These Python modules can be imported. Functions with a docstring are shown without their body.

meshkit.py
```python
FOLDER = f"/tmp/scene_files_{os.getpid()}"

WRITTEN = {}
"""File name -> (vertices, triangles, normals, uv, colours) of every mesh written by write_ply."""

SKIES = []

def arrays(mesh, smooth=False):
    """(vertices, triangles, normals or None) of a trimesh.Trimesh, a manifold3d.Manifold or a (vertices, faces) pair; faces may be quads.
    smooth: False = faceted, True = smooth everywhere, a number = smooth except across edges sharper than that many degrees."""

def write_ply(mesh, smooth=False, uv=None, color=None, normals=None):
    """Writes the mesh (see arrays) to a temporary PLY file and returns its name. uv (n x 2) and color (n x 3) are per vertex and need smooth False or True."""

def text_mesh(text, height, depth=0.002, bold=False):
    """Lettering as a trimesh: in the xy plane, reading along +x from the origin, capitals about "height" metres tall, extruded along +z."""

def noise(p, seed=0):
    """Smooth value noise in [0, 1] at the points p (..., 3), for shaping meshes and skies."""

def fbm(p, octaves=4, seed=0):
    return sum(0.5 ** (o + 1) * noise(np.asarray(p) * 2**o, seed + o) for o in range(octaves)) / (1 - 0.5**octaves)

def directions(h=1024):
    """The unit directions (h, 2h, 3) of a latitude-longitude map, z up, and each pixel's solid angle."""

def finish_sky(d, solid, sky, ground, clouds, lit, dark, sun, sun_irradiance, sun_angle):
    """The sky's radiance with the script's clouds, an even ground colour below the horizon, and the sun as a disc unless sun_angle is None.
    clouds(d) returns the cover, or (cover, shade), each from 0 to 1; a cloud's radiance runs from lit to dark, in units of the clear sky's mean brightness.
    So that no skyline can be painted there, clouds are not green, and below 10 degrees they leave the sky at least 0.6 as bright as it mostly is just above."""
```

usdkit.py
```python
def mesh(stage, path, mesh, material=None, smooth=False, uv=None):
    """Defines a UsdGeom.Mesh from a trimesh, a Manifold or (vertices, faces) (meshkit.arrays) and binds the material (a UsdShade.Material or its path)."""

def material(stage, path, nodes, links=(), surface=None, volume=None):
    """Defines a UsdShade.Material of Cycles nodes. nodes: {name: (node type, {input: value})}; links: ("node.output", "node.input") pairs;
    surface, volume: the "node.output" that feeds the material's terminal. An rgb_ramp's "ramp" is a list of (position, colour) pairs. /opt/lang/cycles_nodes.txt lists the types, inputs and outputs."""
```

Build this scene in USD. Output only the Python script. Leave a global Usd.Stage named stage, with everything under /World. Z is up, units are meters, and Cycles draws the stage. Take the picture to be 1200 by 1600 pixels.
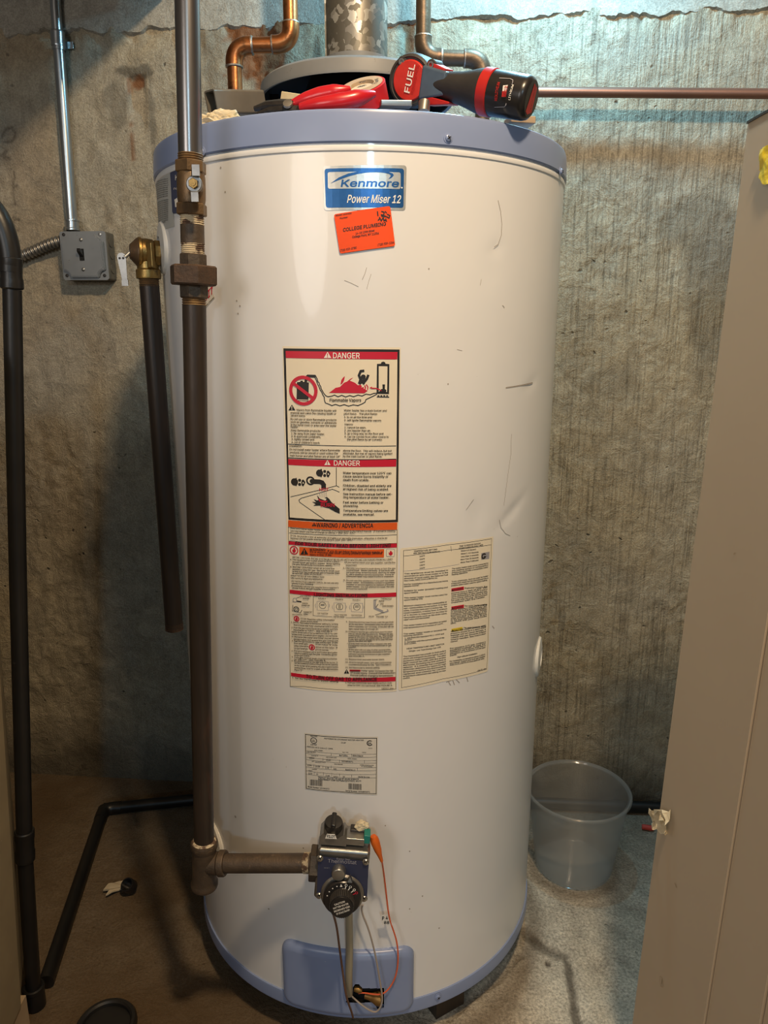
import math, random
import numpy as np, trimesh, shapely
import shapely.geometry as sg
from shapely import affinity, ops
import usdkit, meshkit
from pxr import Usd, UsdGeom, UsdLux, UsdShade, Gf, Sdf, Vt

stage = Usd.Stage.CreateInMemory()
UsdGeom.SetStageUpAxis(stage, UsdGeom.Tokens.z)
UsdGeom.Xform.Define(stage, '/World'); UsdGeom.Scope.Define(stage, '/World/Looks')
PI = math.pi
V = lambda *a: np.array(a, float)

# ------------------------------------------------------------------ camera, lights, exposure
EYE, F, PITCH = 0.975, 1157.0, 0.2425
cam = UsdGeom.Camera.Define(stage, '/World/Camera')
cam.CreateHorizontalApertureAttr(36.0); cam.CreateVerticalApertureAttr(48.0)
cam.CreateFocalLengthAttr(36.0 * F / 1200)
cam.CreateExposureAttr(0.0)
cam.AddTranslateOp().Set((0, 0, EYE)); cam.AddRotateXOp().Set(90 - math.degrees(PITCH))

def sphere_light(name, loc, radius, intensity, color):
    l = UsdLux.SphereLight.Define(stage, '/World/' + name)
    l.CreateRadiusAttr(radius); l.CreateIntensityAttr(intensity); l.CreateColorAttr(color)
    l.AddTranslateOp().Set(loc)
# warm bulb overhead in front of the camera; cool LED close to the back wall above the frame; a cool lamp far behind and a pale one at left, all out of view
sphere_light('warm_bulb', (0.215, 0.12, 1.98), 0.05, 650, (1.0, 0.75, 0.47))
sphere_light('cool_bulb', (0.25, 1.19, 1.665), 0.03, 520, (0.31, 0.73, 1.0))
sphere_light('unseen_far_lamp', (0.36, -2.6, 1.87), 0.08, 190, (0.52, 0.80, 1.0))  # out of view, placed for the highlight near the brand badge
sphere_light('unseen_side_lamp', (-0.95, -1.0, 1.38), 0.36, 6.0, (1.0, 0.96, 0.92))  # out of view, placed to light the heater's left flank
dome = UsdLux.DomeLight.Define(stage, '/World/ambient'); dome.CreateIntensityAttr(0.016); dome.CreateColorAttr((1.0, 0.92, 0.82))

FW, RT, UP = V(0, math.cos(PITCH), -math.sin(PITCH)), V(1, 0, 0), V(0, math.sin(PITCH), math.cos(PITCH))
CAM = V(0, 0, EYE)
def ray(px, py): return F * FW + (px - 600) * RT + (800 - py) * UP
def at_y(px, py, y): d = ray(px, py); return CAM + d * (y / d[1])
def at_z(px, py, z=0.0): d = ray(px, py); return CAM + d * ((z - EYE) / d[2])
WYAW = 0.0837                                   # the back wall runs y = WY - WYAW * x
WY = 1.416
WN = V(-WYAW, -1, 0) / math.hypot(1, WYAW); WT = V(1, -WYAW, 0) / math.hypot(1, WYAW)
def at_wall(px, py, off=0.0):
    d = ray(px, py); p0 = V(0, WY, 0) + WN * off
    return CAM + d * (np.dot(p0 - CAM, WN) / np.dot(d, WN))
HX, HY, HR = -0.0306, 1.090, 0.270              # the water heater's axis and jacket radius
def at_cyl(px, py, r=HR):
    d = ray(px, py); o = V(-HX, -HY)
    a, b, c = d[0]**2 + d[1]**2, 2 * (d[0]*o[0] + d[1]*o[1]), o[0]**2 + o[1]**2 - r*r
    disc = max(b*b - 4*a*c, 0.0)
    return CAM + d * ((-b - math.sqrt(disc)) / (2*a))
def cyl_uv(px, py, r=HR):
    p = at_cyl(px, py, r); return V(math.atan2(p[0]-HX, HY-p[1]) * HR, p[2])
def cyl_pt(u, z, off=0.0):
    t = np.asarray(u) / HR; r = HR + off
    return np.stack([HX + r*np.sin(t), HY - r*np.cos(t), z + 0*t], -1)

# ------------------------------------------------------------------ scene helpers
LOC, used = {}, set()
def numbered(parent, name):
    k, p = 0, f'{parent}/{name}'
    while p in used: k += 1; p = f'{parent}/{name}_{k:03d}'
    used.add(p); return p
def tag(prim, label=None, cat=None, group=None, kind=None):
    for k, v in (('label', label), ('category', cat), ('group', group), ('kind', kind)):
        if v: prim.SetCustomDataByKey(k, v)
    return prim
def thing(name, label, cat, loc, group=None):
    p = numbered('/World', name); x = UsdGeom.Xform.Define(stage, p)
    x.AddTranslateOp().Set(tuple(map(float, loc))); LOC[p] = np.array(loc, float)
    tag(x.GetPrim(), label, cat, group); return p
def obj(name, m, mat, parent='/World', smooth=35, label=None, cat=None, group=None, kind=None, primvars=None):
    """Defines a mesh given in world coordinates under parent (a thing, a part of it, or /World)."""
    p = numbered(parent, name)
    root = '/'.join(parent.split('/')[:3])
    v, f, n = meshkit.arrays(m, smooth)
    off = LOC.get(root, np.zeros(3))
    if parent == '/World':
        off = (v.min(0) + v.max(0)) / 2 * V(1, 1, 0) + V(0, 0, v[:, 2].min())
        if kind == 'structure': off = np.zeros(3)
        LOC[p] = off
    g = UsdGeom.Mesh.Define(stage, p)
    g.CreatePointsAttr(Vt.Vec3fArray.FromNumpy((v - off).astype(np.float32)))
    g.CreateFaceVertexCountsAttr(Vt.IntArray.FromNumpy(np.full(len(f), 3, np.int32)))
    g.CreateFaceVertexIndicesAttr(Vt.IntArray.FromNumpy(f.astype(np.int32).ravel()))
    g.CreateSubdivisionSchemeAttr('none')
    if n is not None:
        g.CreateNormalsAttr(Vt.Vec3fArray.FromNumpy(n.astype(np.float32))); g.SetNormalsInterpolation('vertex')
    if primvars:
        for k, a in primvars.items():
            UsdGeom.PrimvarsAPI(g).CreatePrimvar(k, Sdf.ValueTypeNames.Color3fArray, 'vertex').Set(Vt.Vec3fArray.FromNumpy(np.repeat(a[:, None], 3, 1).astype(np.float32)))
    if np.any(off) and parent == '/World': UsdGeom.Xformable(g).AddTranslateOp().Set(tuple(map(float, off)))
    UsdShade.MaterialBindingAPI.Apply(g.GetPrim()).Bind(M[mat])
    tag(g.GetPrim(), label, cat, group, kind)
    return p

# ------------------------------------------------------------------ shape helpers
def cat(*ms): return trimesh.util.concatenate([m for m in ms if m is not None])
def axes(z, x=None):
    z = np.asarray(z, float); z = z / np.linalg.norm(z)
    x = V(1, 0, 0) if x is None else np.asarray(x, float)
    x = x - z * np.dot(x, z)
    if np.linalg.norm(x) < 1e-6: x = np.cross(V(0, 1, 0), z)
    x = x / np.linalg.norm(x); return x, np.cross(z, x), z
def put(m, o, z=(0, 0, 1), x=None):
    """Moves a mesh so that its origin lies at o, its z axis along z and its x axis near x."""
    a, b, c = axes(z, x); T = np.eye(4); T[:3, 0], T[:3, 1], T[:3, 2], T[:3, 3] = a, b, c, o
    m = m.copy(); m.apply_transform(T); return m
def lathe(prof, n=48):
    """A solid of revolution about z from (radius, height) pairs."""
    prof = np.array(prof, float); t = np.arange(n) * 2 * PI / n
    v = np.stack([prof[:, None, 0]*np.cos(t), prof[:, None, 0]*np.sin(t), np.repeat(prof[:, 1:2], n, 1)], -1).reshape(-1, 3)
    f = []
    for i in range(len(prof) - 1):
        for j in range(n):
            a, b, c, d = i*n+j, i*n+(j+1) % n, (i+1)*n+(j+1) % n, (i+1)*n+j
            if prof[i, 0] > 1e-9: f.append((a, b, c) if prof[i+1, 0] > 1e-9 else (a, b, d))
            if prof[i+1, 0] > 1e-9: f.append((a, c, d))
    m = trimesh.Trimesh(v, f, process=False); m.merge_vertices(); return m
def tube(pts, r, n=16, cap=True):
    pts = np.array(pts, float); k = len(pts); r = np.broadcast_to(np.asarray(r, float), (k,))
    tan = np.gradient(pts, axis=0); tan /= np.linalg.norm(tan, axis=1)[:, None]
    x = np.cross(tan[0], V(0, 0, 1)); x = np.cross(tan[0], V(1, 0, 0)) if np.linalg.norm(x) < 1e-3 else x
    x /= np.linalg.norm(x); ring, t = [], np.arange(n) * 2 * PI / n
    for i in range(k):
        x = x - tan[i]*np.dot(x, tan[i]); x /= np.linalg.norm(x); y = np.cross(tan[i], x)
        ring.append(pts[i] + r[i]*(np.cos(t)[:, None]*x + np.sin(t)[:, None]*y))
    v = np.vstack(ring); f = []
    for i in range(k-1):
        for j in range(n):
            a, b, c, d = i*n+j, i*n+(j+1) % n, (i+1)*n+(j+1) % n, (i+1)*n+j
            f += [(a, b, c), (a, c, d)]
    if cap:
        v = np.vstack([v, pts[:1], pts[-1:]])
        for j in range(n):
            f += [(len(v)-2, (j+1) % n, j), (len(v)-1, (k-1)*n+j, (k-1)*n+(j+1) % n)]
    return trimesh.Trimesh(v, f, process=False)
def rod(a, b, r, n=24, r2=None):
    return tube([a, b], [r, r if r2 is None else r2], n)
def spline(pts, n=60):
    from scipy.interpolate import CubicSpline
    pts = np.array(pts, float); t = np.r_[0, np.cumsum(np.linalg.norm(np.diff(pts, axis=0), axis=1))]
    return CubicSpline(t, pts)(np.linspace(0, t[-1], n))
def rounded(pts, rad, k=8):
    """A polyline with its corners rounded by arcs."""
    pts = [np.array(p, float) for p in pts]; out = [pts[0]]
    for a, b, c in zip(pts, pts[1:], pts[2:]):
        u, w = (a-b)/np.linalg.norm(a-b), (c-b)/np.linalg.norm(c-b)
        for t in np.linspace(0, 1, k):
            out.append((1-t)**2*(b+u*rad) + 2*t*(1-t)*b + t*t*(b+w*rad))
    return np.array(out + [pts[-1]])
def rbox(sx, sy, sz, r, n=1):
    s = trimesh.creation.icosphere(n, r).vertices
    return trimesh.convex.convex_hull(np.vstack([s + V(i*(sx/2-r), j*(sy/2-r), k*(sz/2-r)) for i in (-1, 1) for j in (-1, 1) for k in (-1, 1)]))
def box_between(lo, hi): 
    lo, hi = np.array(lo, float), np.array(hi, float)
    m = trimesh.creation.box(hi - lo); m.apply_translation((lo + hi)/2); return m
def prism(n, r, h, bev=0.0):
    """An n-sided nut standing on z = 0, its edges a little bevelled."""
    t = np.arange(n)*2*PI/n + PI/n
    ring = lambda q, z: np.stack([q*np.cos(t), q*np.sin(t), np.full(n, z)], 1)
    return trimesh.convex.convex_hull(np.vstack([ring(r-bev, 0), ring(r, bev), ring(r, h-bev), ring(r-bev, h)]))
def threads(a, b, r, pitch=0.0018, depth=0.0006, n=24):
    """A run of pipe thread from a to b as a ridged tube."""
    a, b = np.array(a, float), np.array(b, float); L = np.linalg.norm(b-a); k = max(3, int(L/pitch))
    t = np.linspace(0, 1, 2*k+1); rr = np.where(np.arange(2*k+1) % 2, r+depth, r-depth)
    return tube(a + (b-a)*t[:, None], rr, n)
def ext(poly, h): return trimesh.creation.extrude_polygon(poly, h, engine='earcut')
def tri(poly):
    v, f = trimesh.creation.triangulate_polygon(poly, engine='earcut'); return np.asarray(v), np.asarray(f)
def polys(g):
    if g.is_empty: return []
    return [q for q in getattr(g, 'geoms', [g]) if q.geom_type == 'Polygon' and q.area > 1e-10] if g.geom_type != 'GeometryCollection' else [q for s in g.geoms for q in polys(s)]

_glyph = {}
def _flat(s, bold):
    m = meshkit.text_mesh(s, 1.0, 0.01, bold); f = m.faces[m.face_normals[:, 2] > 0.5]
    ids, inv = np.unique(f, return_inverse=True)
    return m.vertices[ids][:, :2], inv.reshape(-1, 3)
def _width(s, bold): return meshkit.text_mesh(s, 1.0, 0.01, bold).bounds[1, 0]
def glyph(c, bold):
    """A character's flat shape, its left bearing and its advance."""
    if (c, bold) not in _glyph:
        if 'H' + str(bold) not in _glyph:
            h2 = _width('HH', bold); _glyph['H' + str(bold)] = (h2, _width('HHH', bold) - h2)
        h2, ah = _glyph['H' + str(bold)]
        adv = _width('H' + c + 'H', bold) - h2
        if c == ' ': _glyph[c, bold] = (None, None, adv)
        else:
            v, f = _flat(c, bold); right = _width('H' + c, bold) - ah
            v = v + V(right - v[:, 0].max(), 0); _glyph[c, bold] = (v, f, adv)
    return _glyph[c, bold]
def text2d(s, bold=False):
    """Flat lettering: vertices and faces with capitals 1 high, origin at the baseline's start."""
    x, vs, fs, n = 0.0, [], [], 0
    for c in s:
        v, f, adv = glyph(c, bold)
        if v is not None: vs.append(v + V(x, 0)); fs.append(f + n); n += len(v)
        x += adv
    v = np.vstack(vs); return v - V(v[:, 0].min(), 0), np.vstack(fs)

class Print:
    """Collects flat printing for a surface. uv(x, y) turns the measured position into surface coordinates in metres,
    place(u, v, off) turns those into points. Every ink gathers one mesh."""
    def __init__(s, uv, place, strip=0.008):
        s.uv, s.place, s.strip, s.ink = uv, place, strip, {}
    def _add(s, ink, v, f, off):
        s.ink.setdefault(ink, []).append((s.place(v[:, 0], v[:, 1], off), f))
    def shape(s, ink, poly, off=0.0003):
        if not poly.is_valid: poly = poly.buffer(0)
        x0, y0, x1, y1 = poly.bounds; k = max(1, int(math.ceil((x1-x0)/s.strip)))
        for i in range(k):
            a, b = x0 + (x1-x0)*i/k, x0 + (x1-x0)*(i+1)/k
            part = poly.intersection(sg.box(a, y0-1, b, y1+1)) if k > 1 else poly
            for q in polys(part):
                v, f = tri(q); s._add(ink, v, f, off)
    def pts(s, p): return [tuple(s.uv(*q)) for q in p]
    def poly(s, ink, p, off=0.0003): s.shape(ink, sg.Polygon(s.pts(p)), off)
    def quad(s, ink, tl, tr, br, bl, off=0.0003, r=0.0):
        q = sg.Polygon(s.pts([tl, tr, br, bl]))
        if r: q = q.buffer(-r).buffer(r)
        s.shape(ink, q, off)
    def line(s, ink, p, w, off=0.0005):
        s.shape(ink, sg.LineString(s.pts(p)).buffer(w/2, cap_style='flat', join_style='mitre'), off)
    def ring(s, ink, c, e, w=None, off=0.0005):
        """A disc about c whose rim passes near e; with w a ring that wide (metres)."""
        c, e = V(*s.uv(*c)), V(*s.uv(*e)); r = np.linalg.norm(e-c); q = sg.Point(c).buffer(r, 24)
        s.shape(ink, q.difference(sg.Point(c).buffer(r-w, 24)) if w else q, off)
    def text(s, ink, t, x0, y0, x1, y1, h, off=0.0016, bold=False, slant=0.0):
        """Lettering from (x0, y0) to (x1, y1) along the baseline, capitals h high in the measured units."""
        a, b = V(*s.uv(x0, y0)), V(*s.uv(x1, y1)); up = V(*s.uv(x0, y0-h)) - a
        v, f = text2d(t, bold); w = v[:, 0].max()
        d = (b-a)/w; n = up
        q = a + v[:, :1]*d + v[:, 1:]*n + slant*v[:, 1:]*(d/np.linalg.norm(d))*np.linalg.norm(n)
        if d[0]*n[1] - d[1]*n[0] < 0: f = f[:, ::-1]
        s._add(ink, q, f, off)
    def merge(s, *others):
        for q in others:
            for k, v in q.ink.items(): s.ink.setdefault(k, []).extend(v)
        return s
    def mesh(s, ink):
        v, f, n = [], [], 0
        for a, b in s.ink[ink]: v.append(a); f.append(b + n); n += len(a)
        return trimesh.Trimesh(np.vstack(v), np.vstack(f), process=False)
    def build(s, parent, names):
        """names: {ink: (part name, material, label)}"""
        for ink, (nm, mt, lb) in names.items():
            if ink in s.ink: obj(nm, s.mesh(ink), mt, parent, smooth=False, label=lb, kind='stuff' if len(s.ink[ink]) > 3 else None)

def plane_print(o, n, up=(0, 0, 1)):
    """Printing on the plane through o with normal n: positions are pixels of the photograph, seen through the camera."""
    n = np.asarray(n, float); n = n/np.linalg.norm(n); ez = np.asarray(up, float) - n*np.dot(up, n); ez /= np.linalg.norm(ez); ex = np.cross(ez, n)
    o = np.asarray(o, float)
    def uv(px, py):
        d = ray(px, py); p = CAM + d*(np.dot(o-CAM, n)/np.dot(d, n)); return V(np.dot(p-o, ex), np.dot(p-o, ez))
    return Print(uv, lambda u, v, f: o + np.outer(u, ex) + np.outer(v, ez) + n*f, 1.0)
def axis_print(o, a, r):
    """The same on a cylinder of radius r about the axis from o along a."""
    a = np.asarray(a, float)/np.linalg.norm(a); c = CAM - o; c = c - a*np.dot(c, a); c /= np.linalg.norm(c); s = np.cross(a, c)
    def uv(px, py):
        d = ray(px, py); d = d/np.linalg.norm(d); w = CAM - o; dp, wp = d - a*np.dot(d, a), w - a*np.dot(w, a)
        A, B, C = np.dot(dp, dp), 2*np.dot(dp, wp), np.dot(wp, wp) - r*r
        p = CAM + d*((-B - math.sqrt(max(B*B-4*A*C, 0)))/(2*A)) - o; q = p - a*np.dot(p, a)
        return V(np.dot(p, a), math.atan2(np.dot(q, s), np.dot(q, c))*r)
    def place(u, v, f):
        t = np.asarray(v)/r; return o + np.outer(u, a) + (r+f)*(np.cos(t)[:, None]*c + np.sin(t)[:, None]*s)
    return Print(uv, place, 0.004)

# ------------------------------------------------------------------ materials
M = {}
def L(name, nodes, links, surface='p.BSDF'):
    M[name] = usdkit.material(stage, '/World/Looks/' + name, nodes, links, surface=surface)
def paint(name, c1, c2=None, scale=20, rough=0.5, metal=0.0, bump=0.0, bscale=None, stretch=(1, 1, 1), lo=.35, hi=.65, spec=.5, coat=0.0, detail=5, c3=None, s3=60, lo3=.6, hi3=.7, dist=0.002, **extra):
    """A two-tone noisy surface, optionally speckled with a third colour."""
    c2 = c1 if c2 is None else c2
    N = {'g': ('geometry', {}), 'mp': ('mapping', {'scale': stretch}), 'n': ('noise_texture', {'scale': scale, 'detail': detail, 'roughness': .6}),
         'r': ('rgb_ramp', {'ramp': [(lo, c1), (hi, c2)]}),
         'p': ('principled_bsdf', {'roughness': rough, 'metallic': metal, 'specular_ior_level': spec, 'coat_weight': coat, **extra})}
    K = [('g.position', 'mp.vector'), ('mp.vector', 'n.vector'), ('n.fac', 'r.fac')]
    top = 'r.color'
    if c3 is not None:
        N['n3'] = ('noise_texture', {'scale': s3, 'detail': 4, 'roughness': .6}); N['r3'] = ('rgb_ramp', {'ramp': [(lo3, (0, 0, 0)), (hi3, (1, 1, 1))]})
        N['bw'] = ('rgb_to_bw', {}); N['mx'] = ('mix_color', {'b': c3})
        K += [('mp.vector', 'n3.vector'), ('n3.fac', 'r3.fac'), ('r3.color', 'bw.color'), ('bw.val', 'mx.fac'), (top, 'mx.a')]; top = 'mx.result'
    K.append((top, 'p.base_color'))
    if bump:
        N['nb'] = ('noise_texture', {'scale': bscale or scale*4, 'detail': 5, 'roughness': .6}); N['b'] = ('bump', {'strength': bump, 'distance': dist})
        K += [('mp.vector', 'nb.vector'), ('nb.fac', 'b.height'), ('b.normal', 'p.normal')]
    L(name, N, K)

paint('jacket_white', (.80, .80, .80), (.76, .76, .77), scale=3, rough=.32, coat=.35, coat_roughness=.06, c3=(.55, .53, .50), s3=150, lo3=.74, hi3=.78)
paint('rim_blue', (.255, .32, .52), (.235, .30, .49), scale=8, rough=.30, c3=(.45, .5, .62), s3=120, lo3=.74, hi3=.78)
paint('hood_grey', (.215, .22, .22), (.18, .185, .185), scale=10, rough=.5, c3=(.11, .105, .10), s3=140, lo3=.68, hi3=.72)
paint('black_hole', (.006, .006, .006), rough=.9)  # near-black colour stands in for shade in recesses and under the hood
paint('copper_bright', (.46, .175, .06), (.27, .095, .035), scale=26, rough=.32, metal=.92, bump=.15, c3=(.16, .07, .03), s3=45, lo3=.56, hi3=.72)
paint('copper_dull', (.16, .105, .062), (.095, .065, .042), scale=28, rough=.45, metal=.7, bump=.25, c3=(.22, .12, .07), s3=60, lo3=.6, hi3=.7)
paint('copper_red', (.30, .16, .115), (.22, .12, .09), scale=18, rough=.42, metal=.7, stretch=(.3, 1, 1))
paint('solder', (.42, .38, .33), (.25, .2, .16), scale=120, rough=.45, metal=.8, bump=.3)
paint('brass', (.40, .26, .085), (.24, .15, .055), scale=40, rough=.38, metal=.85, bump=.2, c3=(.14, .1, .05), s3=70, lo3=.58, hi3=.7)
paint('brass_brown', (.22, .14, .07), (.14, .09, .05), scale=40, rough=.45, metal=.7, bump=.25, c3=(.30, .21, .11), s3=60, lo3=.6, hi3=.72)
paint('thread_brass', (.35, .23, .11), (.19, .12, .07), scale=90, rough=.5, metal=.6)
paint('pipe_dope', (.62, .52, .36), (.12, .07, .045), scale=75, rough=.75, lo=.48, hi=.56, stretch=(1, 1, 1.6))
paint('steel_pipe', (.30, .28, .27), (.16, .14, .13), scale=30, rough=.28, metal=.9, stretch=(1, 1, .06), c3=(.12, .08, .06), s3=40, lo3=.58, hi3=.7)
paint('black_iron', (.050, .036, .028), (.032, .025, .021), scale=30, rough=.40, metal=.35, bump=.2, stretch=(1, 1, .25), c3=(.13, .06, .04), s3=26, lo3=.60, hi3=.76)
paint('rusty_iron', (.105, .060, .036), (.065, .043, .030), scale=60, rough=.6, metal=.4, bump=.5, c3=(.24, .15, .09), s3=70, lo3=.62, hi3=.76)
paint('cast_iron', (.10, .075, .05), (.06, .045, .035), scale=50, rough=.55, metal=.45, bump=.4, c3=(.28, .20, .12), s3=50, lo3=.64, hi3=.76)
paint('old_nipple', (.115, .080, .052), (.075, .055, .04), scale=45, rough=.55, metal=.4, bump=.35, c3=(.30, .21, .13), s3=70, lo3=.64, hi3=.78)
paint('black_drain', (.012, .011, .010), (.008, .0075, .0075), scale=20, rough=.38, bump=.1, c3=(.07, .06, .05), s3=60, lo3=.70, hi3=.80)
paint('zinc', (.52, .55, .56), (.36, .38, .39), scale=25, rough=.28, metal=.9, stretch=(1, 1, .3))
paint('box_steel', (.25, .26, .265), (.21, .22, .225), scale=18, rough=.40, metal=.55, c3=(.15, .15, .15), s3=100, lo3=.66, hi3=.72)
paint('box_side', (.14, .12, .09), (.09, .08, .065), scale=40, rough=.6, metal=.3)
paint('armour', (.30, .29, .27), (.2, .19, .18), scale=30, rough=.4, metal=.8)
paint('nickel', (.44, .43, .40), (.36, .35, .33), scale=40, rough=.34, metal=.9)
paint('valve_metal', (.36, .35, .33), (.26, .25, .235), scale=26, rough=.36, metal=.85, bump=.1)
paint('valve_blue', (.036, .044, .090), (.03, .036, .075), scale=20, rough=.4)
paint('black_plastic', (.014, .013, .013), (.02, .018, .018), scale=30, rough=.28)
paint('black_rubber', (.030, .027, .025), (.022, .02, .019), scale=40, rough=.55, bump=.2)
paint('grip_grey', (.055, .05, .045), (.04, .036, .033), scale=50, rough=.55, bump=.3)
paint('tool_red', (.50, .018, .014), (.45, .015, .012), scale=12, rough=.38)
paint('disc_red', (.62, .035, .022), (.55, .03, .02), scale=40, rough=.35, bump=.15)
paint('handle_red', (.58, .012, .022), (.50, .010, .018), scale=12, rough=.32, coat=.2)
paint('tape_red', (.60, .02, .03), (.54, .016, .025), scale=12, rough=.4)
paint('cardboard', (.50, .38, .25), (.42, .30, .19), scale=60, rough=.8)
paint('dark_tool', (.08, .072, .065), (.045, .04, .036), scale=60, rough=.45, metal=.6, bump=.2)
paint('pale_wood', (.66, .55, .34), (.58, .46, .27), scale=30, rough=.7, stretch=(1, 4, 4))
paint('tube_steel', (.33, .30, .255), (.26, .235, .2), scale=20, rough=.4, metal=.6)
paint('cream_paper', (.72, .63, .44), (.62, .52, .34), scale=40, rough=.8)
paint('cabinet_beige', (.50, .405, .29), (.48, .385, .275), scale=4, rough=.5, bump=.03, bscale=220, spec=.3)
paint('cabinet_seam', (.22, .17, .115), rough=.6)  # groove colour darkened to stand in for its shade
paint('cabinet_left_paint', (.33, .27, .17), (.29, .235, .15), scale=18, rough=.6, c3=(.55, .48, .34), s3=160, lo3=.70, hi3=.74)
paint('plinth_wood', (.45, .34, .22), (.37, .27, .17), scale=14, rough=.7)
paint('yellow_tape', (.78, .60, .02), (.70, .53, .02), scale=20, rough=.45, bump=.4, bscale=40, dist=.004)
paint('label_paper', (.82, .74, .58), (.80, .715, .555), scale=8, rough=.45, spec=.3)
paint('plate_paper', (.70, .66, .58), (.68, .64, .56), scale=8, rough=.45, spec=.3)
paint('side_paper', (.50, .50, .47), (.48, .48, .45), scale=8, rough=.5)
paint('ink_black', (.018, .015, .013), rough=.5)
paint('ink_text', (.040, .033, .027), rough=.6)
paint('ink_red', (.56, .010, .035), rough=.42)
paint('ink_orange', (.72, .105, .012), rough=.42)
paint('ink_yellow', (.75, .56, .03), rough=.45)
paint('ink_white', (.82, .78, .70), rough=.5)
paint('ink_grey', (.34, .33, .36), rough=.5)
paint('ink_navy', (.05, .06, .12), rough=.4)
paint('card_orange', (.90, .090, .015), (.84, .08, .013), scale=10, rough=.5, spec=.25)
paint('badge_blue', (.030, .13, .34), (.025, .115, .31), scale=160, rough=.30, metal=.55)
paint('badge_silver', (.66, .63, .56), (.58, .55, .49), scale=160, rough=.30, metal=.6)
paint('badge_white', (.85, .83, .78), rough=.4)
paint('white_plastic', (.74, .73, .69), (.70, .69, .65), scale=10, rough=.4)
paint('teal', (.012, .20, .165), rough=.4)
paint('orange_plug', (.80, .16, .012), (.72, .13, .012), scale=30, rough=.4)
paint('orange_wire', (.72, .13, .05), rough=.4)
paint('copper_wire', (.20, .11, .075), (.15, .085, .06), scale=40, rough=.4, metal=.5)
paint('grey_wire', (.36, .31, .27), rough=.45)
paint('pilot_tube', (.40, .37, .28), (.33, .30, .23), scale=30, rough=.4, metal=.4, stretch=(1, 1, .2))
paint('badge_slate', (.085, .125, .175), (.06, .09, .13), scale=30, rough=.3)
paint('lever_steel', (.34, .345, .345), (.25, .255, .26), scale=90, rough=.4, metal=.6)
paint('floor_red', (.55, .06, .04), rough=.6)
paint('scratch', (.38, .34, .30), rough=.6)
paint('pencil', (.09, .085, .08), rough=.8)
paint('rubber_ring', (.016, .015, .014), rough=.35)
paint('burner_brass', (.42, .24, .06), (.22, .12, .04), scale=30, rough=.45, metal=.6)
paint('flake_white', (.52, .44, .31), (.42, .34, .23), scale=60, rough=.8)
# galvanised flue: spangled zinc
L('galvanised', {'g': ('geometry', {}), 'v': ('voronoi_texture', {'scale': 105, 'randomness': 1.0}), 'n': ('noise_texture', {'scale': 60, 'detail': 3}), 'ad': ('vector_math', {'math_type': 'multiply_add', 'vector2': (.02, .02, .02)}),
   'sc': ('separate_color', {}), 'r': ('rgb_ramp', {'ramp': [(0, (.125, .115, .092)), (.58, (.165, .15, .12)), (.62, (.28, .26, .22)), (.84, (.24, .22, .19)), (.88, (.52, .50, .44)), (1, (.46, .44, .39))]}),
   'rr': ('rgb_ramp', {'ramp': [(0, (.55, .55, .55)), (1, (.32, .32, .32))]}), 'bw': ('rgb_to_bw', {}), 'p': ('principled_bsdf', {'metallic': .55})},
  [('n.color', 'ad.vector1'), ('g.position', 'n.vector'), ('g.position', 'ad.vector3'), ('ad.vector', 'v.vector'), ('v.color', 'sc.color'), ('sc.r', 'r.fac'), ('r.color', 'p.base_color'), ('sc.r', 'rr.fac'), ('rr.color', 'bw.color'), ('bw.val', 'p.roughness')])
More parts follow.
